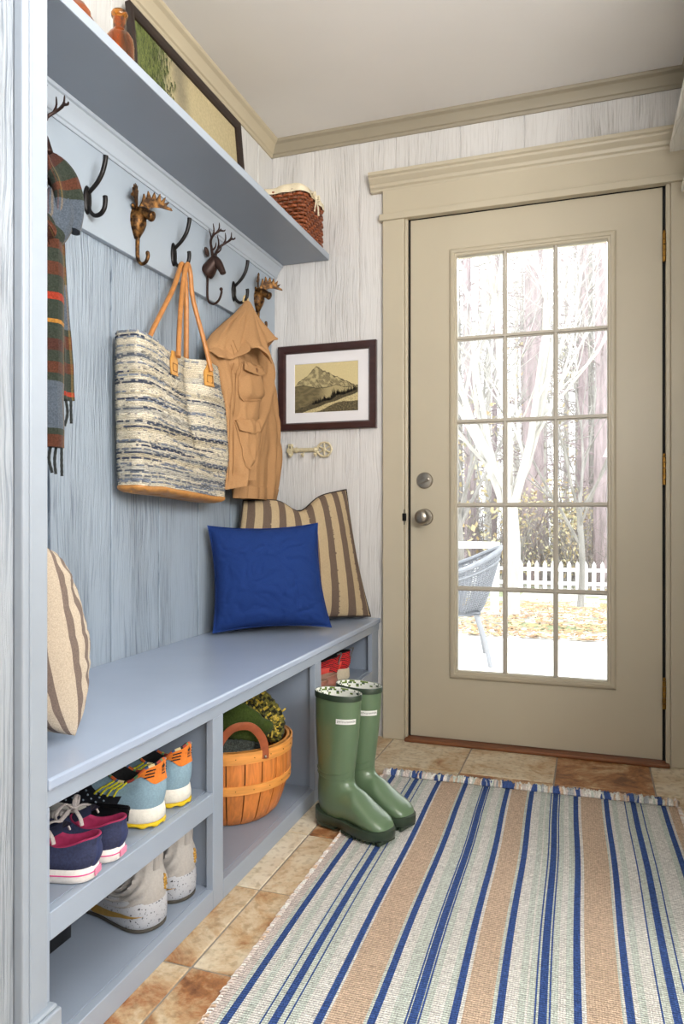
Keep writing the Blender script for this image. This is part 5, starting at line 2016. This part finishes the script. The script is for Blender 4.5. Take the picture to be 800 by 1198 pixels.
# ------------------------------------------------------------------ wellington boots
WEL = M('green_rubber_boot', S(92, 114, 86), rough=.3, scale=4, cvar=.05, coat=.25)
DKG = M('dark_green_rubber', S(44, 58, 44), rough=.42, scale=60, cvar=.08, bump=.05)
def leafcol(i, j, n):
    g = vn(i * .9, j * .33, 2)
    return S(96, 116, 50) if g > .22 else (S(70, 86, 70) if g < -.28 else S(226, 226, 218))
bt = thing('rubber_boot', None, None)
def ering(cx_, cz_, dirx, dirz, half, hw, n=44, p=2.2, yoff=0.0):
    r_ = []
    for k in range(n):
        a = 2 * PI * k / n
        c_, s_ = cos(a), sin(a)
        u = math.copysign(abs(c_) ** (2 / p), c_) * half
        w = math.copysign(abs(s_) ** (2 / p), s_) * hw
        r_.append(Vector((cx_ + dirx * u, w + yoff, cz_ + dirz * u)))
    return r_
rings = []
for z, cx_, half, hw in ((.378, .068, .076, .047), (.35, .067, .0745, .0475), (.30, .066, .072, .047), (.24, .064, .067, .0455), (.19, .062, .0615, .043), (.155, .0605, .058, .0405), (.135, .0605, .0575, .0392)):
    rings.append(ering(cx_, z, 1, 0, half, hw))
piv = Vector((.1225, 0, .128))
for th, inn, outr, hw in ((14, .0, .1265, .039), (28, .004, .1385, .039), (42, .008, .1480, .0395), (55, .012, .140, .040), (68, .016, .122, .0405), (80, .018, .108, .0405)):
    a = math.radians(180 + th)
    d = Vector((cos(a), 0, sin(a)))
    q0 = piv + Vector((.5, 0, -.35)).normalized() * inn * 0 - d * (-inn * .0)
    p0 = piv + Vector((.9 * inn, 0, -.5 * inn))
    p1 = piv + d * outr
    m_ = (p0 + p1) / 2
    h_ = (p1 - p0)
    hl = h_.length / 2
    h_.normalize()
    rings.append(ering(m_.x, m_.z, -h_.x, -h_.z, hl, hw))
for x, top_, hw in ((.148, .112, .0415), (.170, .096, .0440), (.192, .083, .0455), (.212, .074, .0445), (.230, .065, .040), (.243, .055, .032), (.251, .045, .021), (.255, .037, .008)):
    zb = .024
    rings.append(ering(x, (top_ + zb) / 2, 0, 1, (top_ - zb) / 2, hw, p=2.5))
# crisp wrinkle at the ankle
for ri in (5, 6):
    rings[ri] = [v + Vector((0, 0, .0)) for v in rings[ri]]
mb = MB()
fine = []
for a_, b_ in zip(rings, rings[1:]):
    for f in (0, .33, .66):
        fine.append([p.lerp(q, f) for p, q in zip(a_, b_)])
fine.append(rings[-1])
mb.loft(fine, False, True)
mb.build('boot_shell', WEL, bt, local=True, angle=80)
mb = MB()
def band(z0_, z1_, g, par, mat, nm):
    mb = MB()
    rr_ = []
    for z, gg in ((z0_, 0), (z0_, g), (z1_, g), (z1_ + .0015, g * .5), (z1_, -.001)):
        cx_, half, hw = interp([(-.378, .068, .076, .047), (-.35, .067, .0745, .0475), (-.30, .066, .072, .047), (-.24, .064, .067, .0455), (-.19, .062, .0615, .043), (-.13, .0605, .0575, .0392)], -z)
        rr_.append(ering(cx_, z, 1, 0, half + gg, hw + gg))
    mb.loft(rr_, False, False)
    return mb.build(nm, mat, par, local=True, angle=40)
band(.364, .379, .0016, bt, DKG, 'top_band')
mb = MB()
rr_ = []
for z, sc_ in ((.3795, -.0005), (.379, -.003), (.35, -.0035), (.30, -.004), (.24, -.005), (.18, -.007)):
    cx_, half, hw = interp([(-.38, .068, .076, .047), (-.35, .067, .0745, .0475), (-.30, .066, .072, .047), (-.24, .064, .067, .0455), (-.18, .062, .0610, .043)], -z)
    for q in range(1):
        rr_.append(ering(cx_, z, 1, 0, half + sc_, hw + sc_, n=88))
rf = []
for a_, b_ in zip(rr_, rr_[1:]):
    for q in range(6):
        rf.append([p.lerp(r2_, q / 6) for p, r2_ in zip(a_, b_)])
mb.loft(rf, False, True, True, 0, colfn=lambda i, j: leafcol(i, j, 88))
mb.build('printed_lining', M('leaf_print_lining', (1, 1, 1), attr=True, rough=.9, cvar=.05), bt, local=True, angle=80)
footo = catmull([(a, b_, 0) for a, b_ in ((-.001, 0), (.006, .024), (.03, .038), (.07, .037), (.105, .035), (.15, .045), (.19, .0490), (.225, .042), (.250, .024), (.259, 0), (.250, -.026), (.225, -.043), (.19, -.0485), (.15, -.044), (.105, -.034), (.07, -.036), (.03, -.037), (.006, -.024))], 80, True)
mb = MB()
rr_ = []
for z, g in ((.010, -.001), (.013, .003), (.030, .004), (.036, .0035), (.037, -.004)):
    rr_.append([p + Vector((p.x - .13, p.y * 3, 0)).normalized() * g + Vector((0, 0, z + .004 * sstep(.2, .26, p.x) + (.010 * sstep(.06, .0, p.x) if z > .02 else 0) - (.0 if z > .02 else 0))) for p in footo])
mb.loft(rr_, True, True)
sol = mb.build('sole', DKG, bt, local=True, angle=50)
mb = MB()
heel = [p for p in footo if p.x < .085]
hp2 = sorted(heel, key=lambda p: math.atan2(p.y, p.x - .045))
mb.prism([(p.x, p.y) for p in hp2], lambda a, b_: (a, b_, 0), lambda a, b_: (a, b_, .0105))
mb.build('heel_block', DKG, sol, local=True, smooth=False, bevel=.001)
mb = MB()
for k in range(9):
    x = .112 + k * .0155
    wv = min(.043, .036 + .012 * sin(PI * (x - .1) / .16)) * (1 if x < .21 else .82)
    mb.box(x, x + .0095, -wv, wv, .001, .0115)
mb.build('tread_lugs', DKG, sol, local=True, smooth=False, bevel=.001)
def shaft_pt(ang, z, d):
    cx_, half, hw = interp([(-.378, .068, .076, .047), (-.35, .067, .0745, .0475), (-.30, .066, .072, .047), (-.24, .064, .067, .0455), (-.19, .062, .0615, .043), (-.13, .0605, .0575, .0392)], -z)
    c_, s_ = cos(ang), sin(ang)
    p_ = 2 / 2.2
    return Vector((cx_ + math.copysign(abs(c_) ** p_, c_) * (half + d), math.copysign(abs(s_) ** p_, s_) * (hw + d), z))
LA = math.radians(-36)          # label faces forward and outward
mb = MB()
mb.grid(lambda u, v: shaft_pt(LA + lerp(-.52, .52, u), .302 + .0145 * v, .0012), 20, 3)
lab = mb.build('name_label', M('white_label', S(226, 226, 222), rough=.5, cvar=.02), bt, local=True)
vs, fs = text_mesh('SMITH & HAWKEN', .0074)
mx_ = max(abs(v[0]) for v in vs)
mb = MB()
mb.add([shaft_pt(LA + v[0] / mx_ * .47, .3092 + v[1] * 1.15, .0018) for v in vs], fs)
mb.build('lettering', M('black_lettering', S(24, 24, 26), rough=.6), lab, local=True, smooth=False)
# raised seams on the shaft
mb = MB()
for z, a0, a1 in ((.165, -2.9, -.3), (.150, -2.6, -.1)):
    mb.tube([shaft_pt(lerp(a0, a1, k / 20), z - .010 * sin(PI * k / 20), .0006) for k in range(21)], .0012, 5)
mb.build('rubber_seam', WEL, bt, local=True)
place(bt, -.746, 1.990, FZ + .0055, -23, 'tall green rubber boot in front, nearest the camera, with white name label', 'boot')
b2 = copy_tree(bt)
place(b2, -.718, 2.092, FZ + .0055, -21, 'tall green rubber boot standing behind the other boot', 'boot')
# ------------------------------------------------------------------ striped rag rug
RUG_A = math.radians(1.35)
rug = thing('striped_rug', 'flat woven rug with blue, tan and cream stripes on the tile floor', 'rug', (-.20, 1.27, FZ), RUG_A)
# rug coordinates: x across from the left edge, measured at y = 1.27
RXL, RXR = -.644 + .2, .272 + .2
RY0, RY1 = -.75, 1.135
B_, T_, G_, W_, P_ = S(62, 88, 146), S(208, 182, 158), S(204, 210, 201), S(224, 221, 215), S(214, 202, 195)
bl = [(-.609, .007, 'B'), (-.549, .0016, 'B'), (-.528, .0075, 'B'), (-.508, .0016, 'B'), (-.454, .007, 'B'), (-.365, .007, 'B'), (-.309, .0016, 'B'), (-.298, .0075, 'B'), (-.287, .0016, 'B'),
      (-.230, .007, 'B'), (-.154, .007, 'B'), (-.094, .0016, 'B'), (-.081, .0075, 'B'), (-.069, .0016, 'B'), (-.021, .007, 'B'), (.068, .007, 'B'), (.122, .0016, 'B'), (.146, .0075, 'B'), (.168, .0016, 'B'), (.232, .007, 'B')]
tan = [(-.442, -.378), (-.216, -.168), (-.006, .054), (.246, .30)]
def rug_col(x):
    xw = x - .2
    for c, h, _ in bl:
        if abs(xw - c) < h:
            return B_
    for a, b_ in tan:
        if a < xw < b_:
            return T_
    for c, h, _ in bl:
        if h > .0073 and abs(xw - c) < .026:
            return G_
    if xw < -.625:
        return P_
    k = (xw * 100) % 4.2
    return G_ if k < 1.5 else W_
mb = MB()
cuts = {RXL, RXR}
for c, h, _ in bl:
    cuts |= {c - h + .2, c + h + .2} | ({c - .026 + .2, c + .026 + .2} if h > .0073 else set())
for a, b_ in tan:
    cuts |= {a + .2, min(b_ + .2, RXR)}
cuts = sorted(q for q in cuts if RXL <= q <= RXR)
cols_x = [cuts[0]]
for a, b_ in zip(cuts, cuts[1:]):
    if b_ - a < 1e-5:
        continue
    m_ = max(1, math.ceil((b_ - a) / .0048))
    cols_x += [lerp(a, b_, k / m_) for k in range(1, m_ + 1)]
nx, ny = len(cols_x) - 1, 300
def ux(u):
    k = min(int(u * nx + 1e-6), nx - 1)
    return lerp(cols_x[k], cols_x[k + 1], u * nx - k)
random.seed(31)
jit = [[0.0008 * random.uniform(-1, 1) for _ in range(8)] for _ in range(ny + 1)]
def rug_z(x, y):
    return .0040 + .0008 * vn(x * 5, y * 4, 1) + .0005 * vn(x * 20, y * 14, 4)
def rug_pt(u, v):
    x, y = ux(u), lerp(RY0, RY1, v)
    x += .0045 * vn(y * 2.2, 3, 3) * (1 - abs(2 * u - 1) * .3)
    return Vector((x, y, rug_z(x, y)))
def rcol(u, v):
    x = ux(u)
    c = rug_col(x)
    g = .95 + .20 * vn(u * 260, v * 320, 5) + .09 * vn(u * 30, v * 300, 8)
    if c is B_:
        g += .25 * vn(u * 200, v * 500, 9)
    return tuple(q * g for q in c)
mb.grid(rug_pt, nx, ny, colfn=rcol)
edge = [rug_pt(k / nx, 1) for k in range(nx + 1)] + [rug_pt(1, 1 - k / ny) for k in range(1, ny + 1)] + [rug_pt(1 - k / nx, 0) for k in range(1, nx + 1)] + [rug_pt(0, k / ny) for k in range(1, ny)]
low = [Vector((p.x, p.y, .0006)) for p in edge]
o_ = len(mb.v)
mb.loft([low, edge], True, False, True, 0, colfn=lambda i, j: W_)
# cloth material with a visible basket weave
wm = M('rag_rug_weave', (1, 1, 1), attr=True, rough=.95, scale=160, cvar=.12, spec=.15)
nt = wm.node_tree
N, L = nt.nodes, nt.links
pb = N['Principled BSDF']
tc = N['Texture Coordinate']
def wave(axis, sc_):
    w = N.new('ShaderNodeTexWave')
    w.wave_type = 'BANDS'
    w.bands_direction = axis
    w.inputs['Scale'].default_value = sc_
    w.inputs['Distortion'].default_value = 2.0
    w.inputs['Detail'].default_value = 1.5
    w.inputs['Detail Scale'].default_value = 6.0
    L.new(tc.outputs['Object'], w.inputs['Vector'])
    return w
wy, wx = wave('Y', 52), wave('X', 62)
mul = N.new('ShaderNodeMath')
mul.operation = 'MULTIPLY'
L.new(wy.outputs['Fac'], mul.inputs[0])
ad = N.new('ShaderNodeMath')
ad.operation = 'ADD'
ad.inputs[1].default_value = .6
L.new(wx.outputs['Fac'], ad.inputs[0])
L.new(ad.outputs[0], mul.inputs[1])
bp = N.new('ShaderNodeBump')
bp.inputs['Strength'].default_value = .8
bp.inputs['Distance'].default_value = .0022
L.new(mul.outputs[0], bp.inputs['Height'])
L.new(bp.outputs['Normal'], pb.inputs['Normal'])
rp = N.new('ShaderNodeValToRGB')
rp.color_ramp.elements[0].color = (.50, .49, .48, 1)
rp.color_ramp.elements[1].color = (1.12, 1.12, 1.12, 1)
rp.color_ramp.elements[1].position = .5
L.new(mul.outputs[0], rp.inputs['Fac'])
mx = N.new('ShaderNodeMix')
mx.data_type = 'RGBA'
mx.blend_type = 'MULTIPLY'
mx.inputs[0].default_value = 1
old = pb.inputs['Base Color'].links[0].from_socket
L.new(old, mx.inputs[6])
L.new(rp.outputs['Color'], mx.inputs[7])
L.new(mx.outputs[2], pb.inputs['Base Color'])
mb.build('woven_field', wm, rug, local=True, angle=60)
# knotted fringe along the far end
FRM = M('rag_fringe', (1, 1, 1), attr=True, rough=1, scale=200, cvar=.2, bump=.4)
random.seed(41)
mb = MB()
nk = 150
for k in range(nk):
    u = (k + .5) / nk
    p = rug_pt(u, 1)
    xw = p.x - .2
    nearb = any(abs(xw - c) < .017 for c, h, _ in bl if h > .004)
    col0 = B_ if (nearb and random.random() < .7) else random.choice([W_, W_, G_, P_, T_, S(226, 220, 212), S(168, 172, 176)])
    for m_ in range(4):
        ln = random.uniform(.026, .052)
        sx = random.uniform(-.014, .014)
        q0 = Vector((p.x + random.uniform(-.003, .003), p.y - .004, .007))
        q1 = q0 + Vector((sx * .4, ln * .45, random.uniform(.006, .016)))
        q2 = q0 + Vector((sx, ln, random.uniform(-.002, .004)))
        q2.z = max(q2.z, .003)
        g = random.uniform(.8, 1.1)
        cc = tuple(c * g for c in col0)
        mb.tube(catmull([q0, q1, q2], 6), [.0034, .0036, .0034, .0030, .0026, .0016], 5, colfn=lambda i, j, cc=cc: cc)
    if k % 2 == 0:
        mb.ell((p.x, p.y + .002, .0085), .005, .004, .0045, 8)
        for q in range(1, 200):
            if len(mb.c) - q < 0 or mb.c[-q] is not None:
                break
            mb.c[-q] = col0
mb.build('end_fringe', FRM, rug, local=True)
# short selvage loops down both long sides
for side in (0, 1):
    mb = MB()
    nloop = 210
    for k in range(nloop):
        v = (k + .5) / nloop
        p = rug_pt(side, v)
        d = -1 if side == 0 else 1
        ln = random.uniform(.006, .011)
        col = random.choice([P_, W_, T_, P_])
        mb.tube([(p.x - d * .002, p.y, .0055), (p.x + d * ln * .6, p.y - .003, .006), (p.x + d * ln, p.y - .005, .0028)], [.0022, .0022, .0014], 5, colfn=lambda i, j, col=col: col)
    mb.build('side_fringe', FRM, rug, local=True)
# ------------------------------------------------------------------ outside the door
PZ = -.12
PAVE = M('pale_concrete', S(214, 212, 208), rough=.9, scale=3, cvar=.04)
o = MB().box(-6.5, 4.5, 2.95, 6.6, PZ - .1, PZ).build('patio', PAVE, smooth=False)
tag(o, 'pale bright patio slab outside the door', 'patio', kind='structure')
def gz(x, y):
    return PZ - .02 - 1.02 * sstep(6.4, 19, y) - .02 * max(0, y - 19) * .4
def gcol(u, v):
    x, y = lerp(-22, 16, u), lerp(6.5, 60, v * v)
    n = vn(x * .8, y * .5, 3) + .6 * vn(x * 3.1, y * 2.3, 8)
    if n > .28:
        return S(150, 130, 84)
    if n < -.35:
        return S(128, 134, 100)
    return S(168, 166, 156)
mb = MB()
mb.grid(lambda u, v: (lerp(-22, 16, u), lerp(6.55, 60, v * v), gz(lerp(-22, 16, u), lerp(6.55, 60, v * v))), 120, 120, colfn=gcol)
o = mb.build('lawn', M('leaf_strewn_lawn', (1, 1, 1), attr=True, rough=1, scale=6, cvar=.25))
tag(o, 'leaf-strewn ground sloping away beyond the patio', 'ground', kind='structure')
random.seed(77)
mb = MB()
for k in range(3800):
    y = 6.2 + 12 * random.random() ** 1.6
    x = random.uniform(-.24, .06) * y + random.uniform(-.5, .5)
    z = (gz(x, y) if y > 6.6 else PZ) + .012
    s_ = random.uniform(.02, .05)
    a = random.uniform(0, 6.28)
    col = random.choice([S(164, 138, 98), S(150, 118, 84), S(138, 112, 90), S(172, 156, 122)])
    mb.add([(x + s_ * cos(a), y + s_ * sin(a), z + random.uniform(0, .02)), (x + s_ * .5 * cos(a + 1.6), y + s_ * .5 * sin(a + 1.6), z), (x - s_ * cos(a), y - s_ * sin(a), z + random.uniform(0, .02)), (x - s_ * .5 * cos(a + 1.6), y - s_ * .5 * sin(a + 1.6), z)], [(0, 1, 2, 3)], 0, col)
o = mb.build('fallen_leaves', M('fallen_leaf', (1, 1, 1), attr=True, rough=.9), smooth=False)
tag(o, 'fallen yellow and brown leaves scattered on the ground outside', 'leaves', kind='stuff')

# white picket fence
WHT = M('white_fence_paint', S(232, 232, 232), rough=.6, cvar=.02)
FY = 20.0
fence = thing('picket_fence', 'white picket fence across the back of the yard', 'fence', (-2, FY, gz(-2, FY)))
for z in (.22, .58):
    MB().box(-8.2, 2.0, FY + .02, FY + .06, gz(-2, FY) + z, gz(-2, FY) + z + .09).build('fence_rail', WHT, fence, smooth=False)
k = 0
x = -8.2
while x < 2.0:
    mb = MB()
    zt = gz(-2, FY) + .02
    mb.prism([(x, zt), (x + .10, zt), (x + .10, zt + .74), (x + .05, zt + .84), (x, zt + .74)], lambda a, b_: (a, FY, b_), lambda a, b_: (a, FY + .02, b_))
    if -7.0 < x < .8:
        mb.build('picket', WHT, fence, smooth=False)
    x += .205

# white deck rail at the left
dr = thing('deck_rail', 'white deck rail outside at the left of the door glass', 'railing', (-3.0, 8.2, PZ))
MB().box(-4.9, -.97, 8.16, 8.26, .53, .60).build('top_rail', WHT, dr, smooth=False)
for x in (-4.8, -3.5, -2.25, -1.06):
    MB().box(x, x + .08, 8.17, 8.25, gz(x, 8.2), .53).build('post', WHT, dr, smooth=False)

# woven garden chair
WK = M('gray_resin_weave', S(112, 114, 120), rough=.6, cvar=.1)
gc = thing('garden_chair', 'gray woven tub chair standing on the patio outside', 'chair', (-.95, 5.15, PZ), math.radians(12))
def shell(u, v):
    # u around from the open front left to right, v up from the seat to the rim
    a = math.radians(lerp(-128, 128, u)) + PI
    rim = .60 + .19 * (0.5 - .5 * cos(2 * PI * u)) ** 1.2
    r_ = lerp(.20, .355, v ** .7)
    z = lerp(.34, rim, v)
    return Vector((-r_ * cos(a) * 1.0, r_ * sin(a) * .98, z))
mb = MB()
mb.grid(shell, 58, 24)
o = mb.build('woven_back', WK, gc, local=True)
md = o.modifiers.new('Weave', 'WIREFRAME')
md.thickness = .010
mb = MB()
mb.grid(lambda u, v: (lerp(-.22, .20, u) , lerp(-.20, .20, v), .345 + .01 * sin(u * PI)), 30, 28)
o = mb.build('woven_seat', WK, gc, local=True)
md = o.modifiers.new('Weave', 'WIREFRAME')
md.thickness = .010
mb = MB()
mb.tube([shell(k / 60, 1) + Vector((0, 0, .008)) for k in range(61)], .017, 8)
mb.tube([shell(k / 60, .82) * 1.01 for k in range(61)], .010, 6)
mb.tube([shell(k / 60, 0) for k in range(61)], .014, 8)
mb.build('rim', WK, gc, local=True)
for sx, sy in ((-1, -1), (-1, 1), (1, -1), (1, 1)):
    mb = MB()
    mb.tube([(sx * .17, sy * .17, .35), (sx * .23, sy * .22, .16), (sx * .26, sy * .25, .0)], .016, 8)
    mb.build('leg', M('gray_chair_leg', S(122, 123, 128), rough=.5) if (sx, sy) == (-1, -1) else bpy.data.materials['gray_chair_leg'], gc, local=True)

# trees
BARK_P = M('pale_bark', S(176, 172, 166), rough=.9, ns=(1, 1, .3), scale=10, cvar=.2)
BARK_PINE = M('purple_brown_bark', S(146, 132, 134), rough=.95, ns=(1, 1, .15), scale=9, cvar=.35)
BARK_G = M('gray_bark', S(138, 134, 130), rough=.95, ns=(1, 1, .2), scale=9, cvar=.3)


def branch(mb, p, d, ln, r, depth, kids, spread, up=.15, bend=.25):
    n = 5 if depth > 1 else 4
    pts, q, dd = [p], Vector(p), Vector(d)
    for i in range(n):
        dd = (dd + Vector((random.uniform(-1, 1), random.uniform(-1, 1), random.uniform(-.6, .8))) * bend * .5 + Vector((0, 0, up * .4))).normalized()
        q = q + dd * (ln / n)
        pts.append(q.copy())
    rr = [r * (1 - .55 * i / n) for i in range(n + 1)]
    mb.tube(pts, rr, 6 if r > .03 else (4 if r > .008 else 3), caps=False)
    if depth == 0:
        return
    for k in range(kids):
        f = random.uniform(.25, 1.0)
        i = min(n - 1, int(f * n))
        a = random.uniform(0, 2 * PI)
        side = Vector((cos(a), sin(a), random.uniform(-.2, .6)))
        nd = (dd * 1.0 + side * spread).normalized()
        branch(mb, pts[i] .lerp(pts[i + 1], f * n - i if f < 1 else 1), nd, ln * random.uniform(.5, .78), rr[i] * .55, depth - 1, kids, spread, up, bend)


def bare_tree(x, y, h, r, stems, depth, kids, label, seed, mat, group=None):
    random.seed(seed)
    z = gz(x, y) if y > 6.6 else PZ
    t = thing('bare_tree', label, 'tree', (x, y, z), 0, group)
    mb = MB()
    mb.tube(catmull([(x, y, z - .05), (x + .03, y, z + h * .12), (x - .02, y, z + h * .25)], 8), [r * 1.25, r * 1.1, r, r * .95, r * .93, r * .9, r * .88, r * .86], 12)
    mb.build('trunk', mat, t)
    mb = MB()
    for k in range(stems):
        a = 2 * PI * k / stems + random.uniform(-.4, .4)
        branch(mb, Vector((x - .02, y, z + h * random.uniform(.16, .25))), Vector((cos(a) * .55, sin(a) * .55, 1)).normalized(), h * .42, r * .55, depth, kids, .85)
    mb.build('branches', mat, t)
    return t


def pine(x, y, h, r, label, seed, mat=None, group='trunks in the woods'):
    random.seed(seed)
    z = gz(x, y)
    t = thing('pine_tree', label, 'tree', (x, y, z), 0, group)
    mb = MB()
    lx = random.uniform(-.3, .3)
    mb.tube(catmull([(x, y, z - .1), (x + lx * .3, y, z + h * .4), (x + lx, y, z + h)], 10), [r * (1.15 - .08 * i) for i in range(10)], 12)
    mb.build('trunk', mat or BARK_PINE, t)
    mb = MB()
    for k in range(26):
        zz = z + h * random.uniform(.08, .95)
        a = random.uniform(0, 2 * PI)
        branch(mb, Vector((x + lx * (zz - z) / h, y, zz)), Vector((cos(a), sin(a), random.uniform(-.1, .35))).normalized(), random.uniform(1.2, 2.8), .026, 2, 4, .8, .05)
    mb.build('branches', mat or BARK_PINE, t)
    return t


bare_tree(-.83, 8.0, 5.6, .085, 7, 4, 4, 'pale multi-stemmed bare tree nearest the door outside', 3, BARK_P)
bare_tree(-.18, 12.5, 6.5, .05, 6, 4, 4, 'slender bare tree seen through the right panes of the door', 6, BARK_G)
bare_tree(-2.15, 12.5, 6.5, .06, 6, 4, 4, 'bare tree beyond the deck rail, seen through the left panes', 9, BARK_G)
spots = [(-1.70, 23, .34, 'thick purple-brown trunk behind the fence in the middle panes'), (.30, 22.5, .26, 'thick purple-brown trunk at the right edge of the glass'),
         (-.30, 26, .20, 'purple-brown trunk behind the fence, in the right column of panes'), (-3.75, 24, .20, 'purple-brown trunk above the deck rail in the left panes')]
for i, (x, y, r, lb) in enumerate(spots):
    pine(x, y, 17, r, lb, 40 + i)
random.seed(55)
for i in range(34):
    y = random.uniform(25, 46)
    x = random.uniform(-.205, .05) * y
    pine(x, y, random.uniform(13, 19), random.uniform(.07, .17), 'slim pale trunk in the woods beyond the fence', 100 + i, random.choice([BARK_G, BARK_PINE, BARK_P]), 'slim trunks in the woods')

# leafless brush filling the edge of the woods
random.seed(91)
mb = MB()
for k in range(900):
    y = random.uniform(21.2, 34)
    x = random.uniform(-.22, .06) * y
    z = gz(x, y)
    d = Vector((random.uniform(-.35, .35), random.uniform(-.2, .2), 1)).normalized()
    h = random.uniform(.8, 3.4)
    p = Vector((x, y, z))
    tip = p + d * h
    mb.tube([p, p + d * h * .5 + Vector((random.uniform(-.1, .1), 0, 0)), tip], [.014, .010, .004], 3, caps=False)
    for q in range(5):
        a = p.lerp(tip, random.uniform(.3, .95))
        e_ = a + Vector((random.uniform(-.6, .6), random.uniform(-.3, .3), random.uniform(.1, .6)))
        mb.tube([a, (a + e_) / 2 + Vector((0, 0, -.04)), e_], [.007, .005, .002], 3, caps=False)
o = mb.build('leafless_brush', M('brush_twig', S(120, 112, 108), rough=1, scale=3, cvar=.3))
tag(o, 'leafless gray brush along the edge of the woods behind the fence', 'brush', kind='stuff')

# yellow-leaved saplings behind the fence
LEAF_Y = M('yellow_leaf', (1, 1, 1), attr=True, rough=.8)
for i, (x, y, h, lb) in enumerate(((-2.10, 21.5, 2.6, 'yellow-leaved sapling left of the thick trunk'), (-1.30, 22.5, 3.0, 'yellow-leaved sapling just right of the thick trunk'),
                                   (-.75, 22, 2.2, 'yellow-leaved sapling behind the right part of the fence'), (-.05, 23.5, 2.8, 'yellow-leaved sapling beside the right-hand thick trunk'), (-3.6, 22, 5.5, 'tall yellow-leaved sapling in the left panes'), (-.9, 30, 8.5, 'tall pale yellow tree far back in the woods'), (-4.6, 33, 9.5, 'pale yellow-green tree far back at the left'))):
    random.seed(200 + i)
    z = gz(x, y)
    t = thing('leafy_sapling', lb, 'tree', (x, y, z))
    mb = MB()
    for k in range(5):
        a = random.uniform(0, 6.28)
        branch(mb, Vector((x, y, z - .05)), Vector((cos(a) * .3, sin(a) * .3, 1)).normalized(), h * .6, .03, 2, 4, .7)
    mb.build('stems', BARK_G, t)
    mb = MB()
    for k in range(420):
        a, q = random.uniform(0, 6.28), random.random() ** .6
        w = h * .26 * q
        c = Vector((x + w * cos(a), y + w * sin(a), z + h * random.uniform(.15, 1.05)))
        s_ = random.uniform(.04, .09) * (1 if h < 5 else 1.6)
        d1 = Vector((random.uniform(-1, 1), random.uniform(-1, 1), random.uniform(-1, 1))).normalized() * s_
        d2 = Vector((random.uniform(-1, 1), random.uniform(-1, 1), random.uniform(-1, 1))).normalized() * s_ * .6
        mb.add([c - d1, c + d2, c + d1, c - d2], [(0, 1, 2, 3)], 0, random.choice([S(186, 170, 132), S(178, 156, 116), S(194, 184, 150), S(160, 156, 126)]))
    mb.build('foliage', LEAF_Y, t, smooth=False)

# ------------------------------------------------------------------ light
sc_ = bpy.context.scene
w = bpy.data.worlds.new('daylight')
sc_.world = w
w.use_nodes = True
bg = w.node_tree.nodes['Background']
bg.inputs['Color'].default_value = (.95, .975, 1.0, 1)
bg.inputs['Strength'].default_value = 2.6


def area(name, loc, target, sx, sy, power, col):
    l = bpy.data.lights.new(name, 'AREA')
    l.shape = 'RECTANGLE'
    l.size, l.size_y = sx, sy
    l.energy = power
    l.color = col
    o = bpy.data.objects.new(name, l)
    C.objects.link(o)
    o.location = loc
    o.rotation_euler = (Vector(target) - Vector(loc)).to_track_quat('-Z', 'Y').to_euler()
    return o


# added fill lamps at side, rear and below the ceiling, and daylight at the door
area('side_fill_light', (1.86, .45, 1.75), (-1.0, 1.5, .75), 1.5, 1.1, 54, (1.0, .99, .975))  # added soft fill from the right, no window is built there
area('rear_fill_light', (1.10, -1.6, 1.8), (-.5, 2.2, 1.0), 1.5, 1.1, 28, (1.0, .99, .97))  # added soft fill from behind the camera, no window is built there
area('door_daylight', (-.22, 3.45, 2.35), (-.45, 1.6, .2), 1.1, .8, 120, (.95, .98, 1.0))
area('ceiling_bounce_light', (.55, .35, 1.55), (.25, 1.1, 2.5), .8, .8, 29, (1.0, .98, .95))  # added lamp aimed upward to brighten the ceiling

# ------------------------------------------------------------------ camera
cam = bpy.data.cameras.new('camera')
cam.lens = 36.0 * 854.0 / 1198.0
cam.sensor_width = 36.0
cam.sensor_fit = 'AUTO'
cam.shift_y = 3.0 / 1198.0
cam.clip_start = .02
co = bpy.data.objects.new('camera', cam)
C.objects.link(co)
co.location = (0, 0, .905)
co.rotation_euler = (PI / 2, 0, math.radians(18.9))
sc_.camera = co
sc_.view_settings.view_transform = 'Standard'
sc_.view_settings.look = 'None'
sc_.view_settings.exposure = 0.85
sc_.cycles.use_denoising = True
sc_.cycles.max_bounces = 10
sc_.cycles.diffuse_bounces = 5
sc_.cycles.transparent_max_bounces = 12
sc_.cycles.caustics_reflective = False
sc_.cycles.caustics_refractive = False
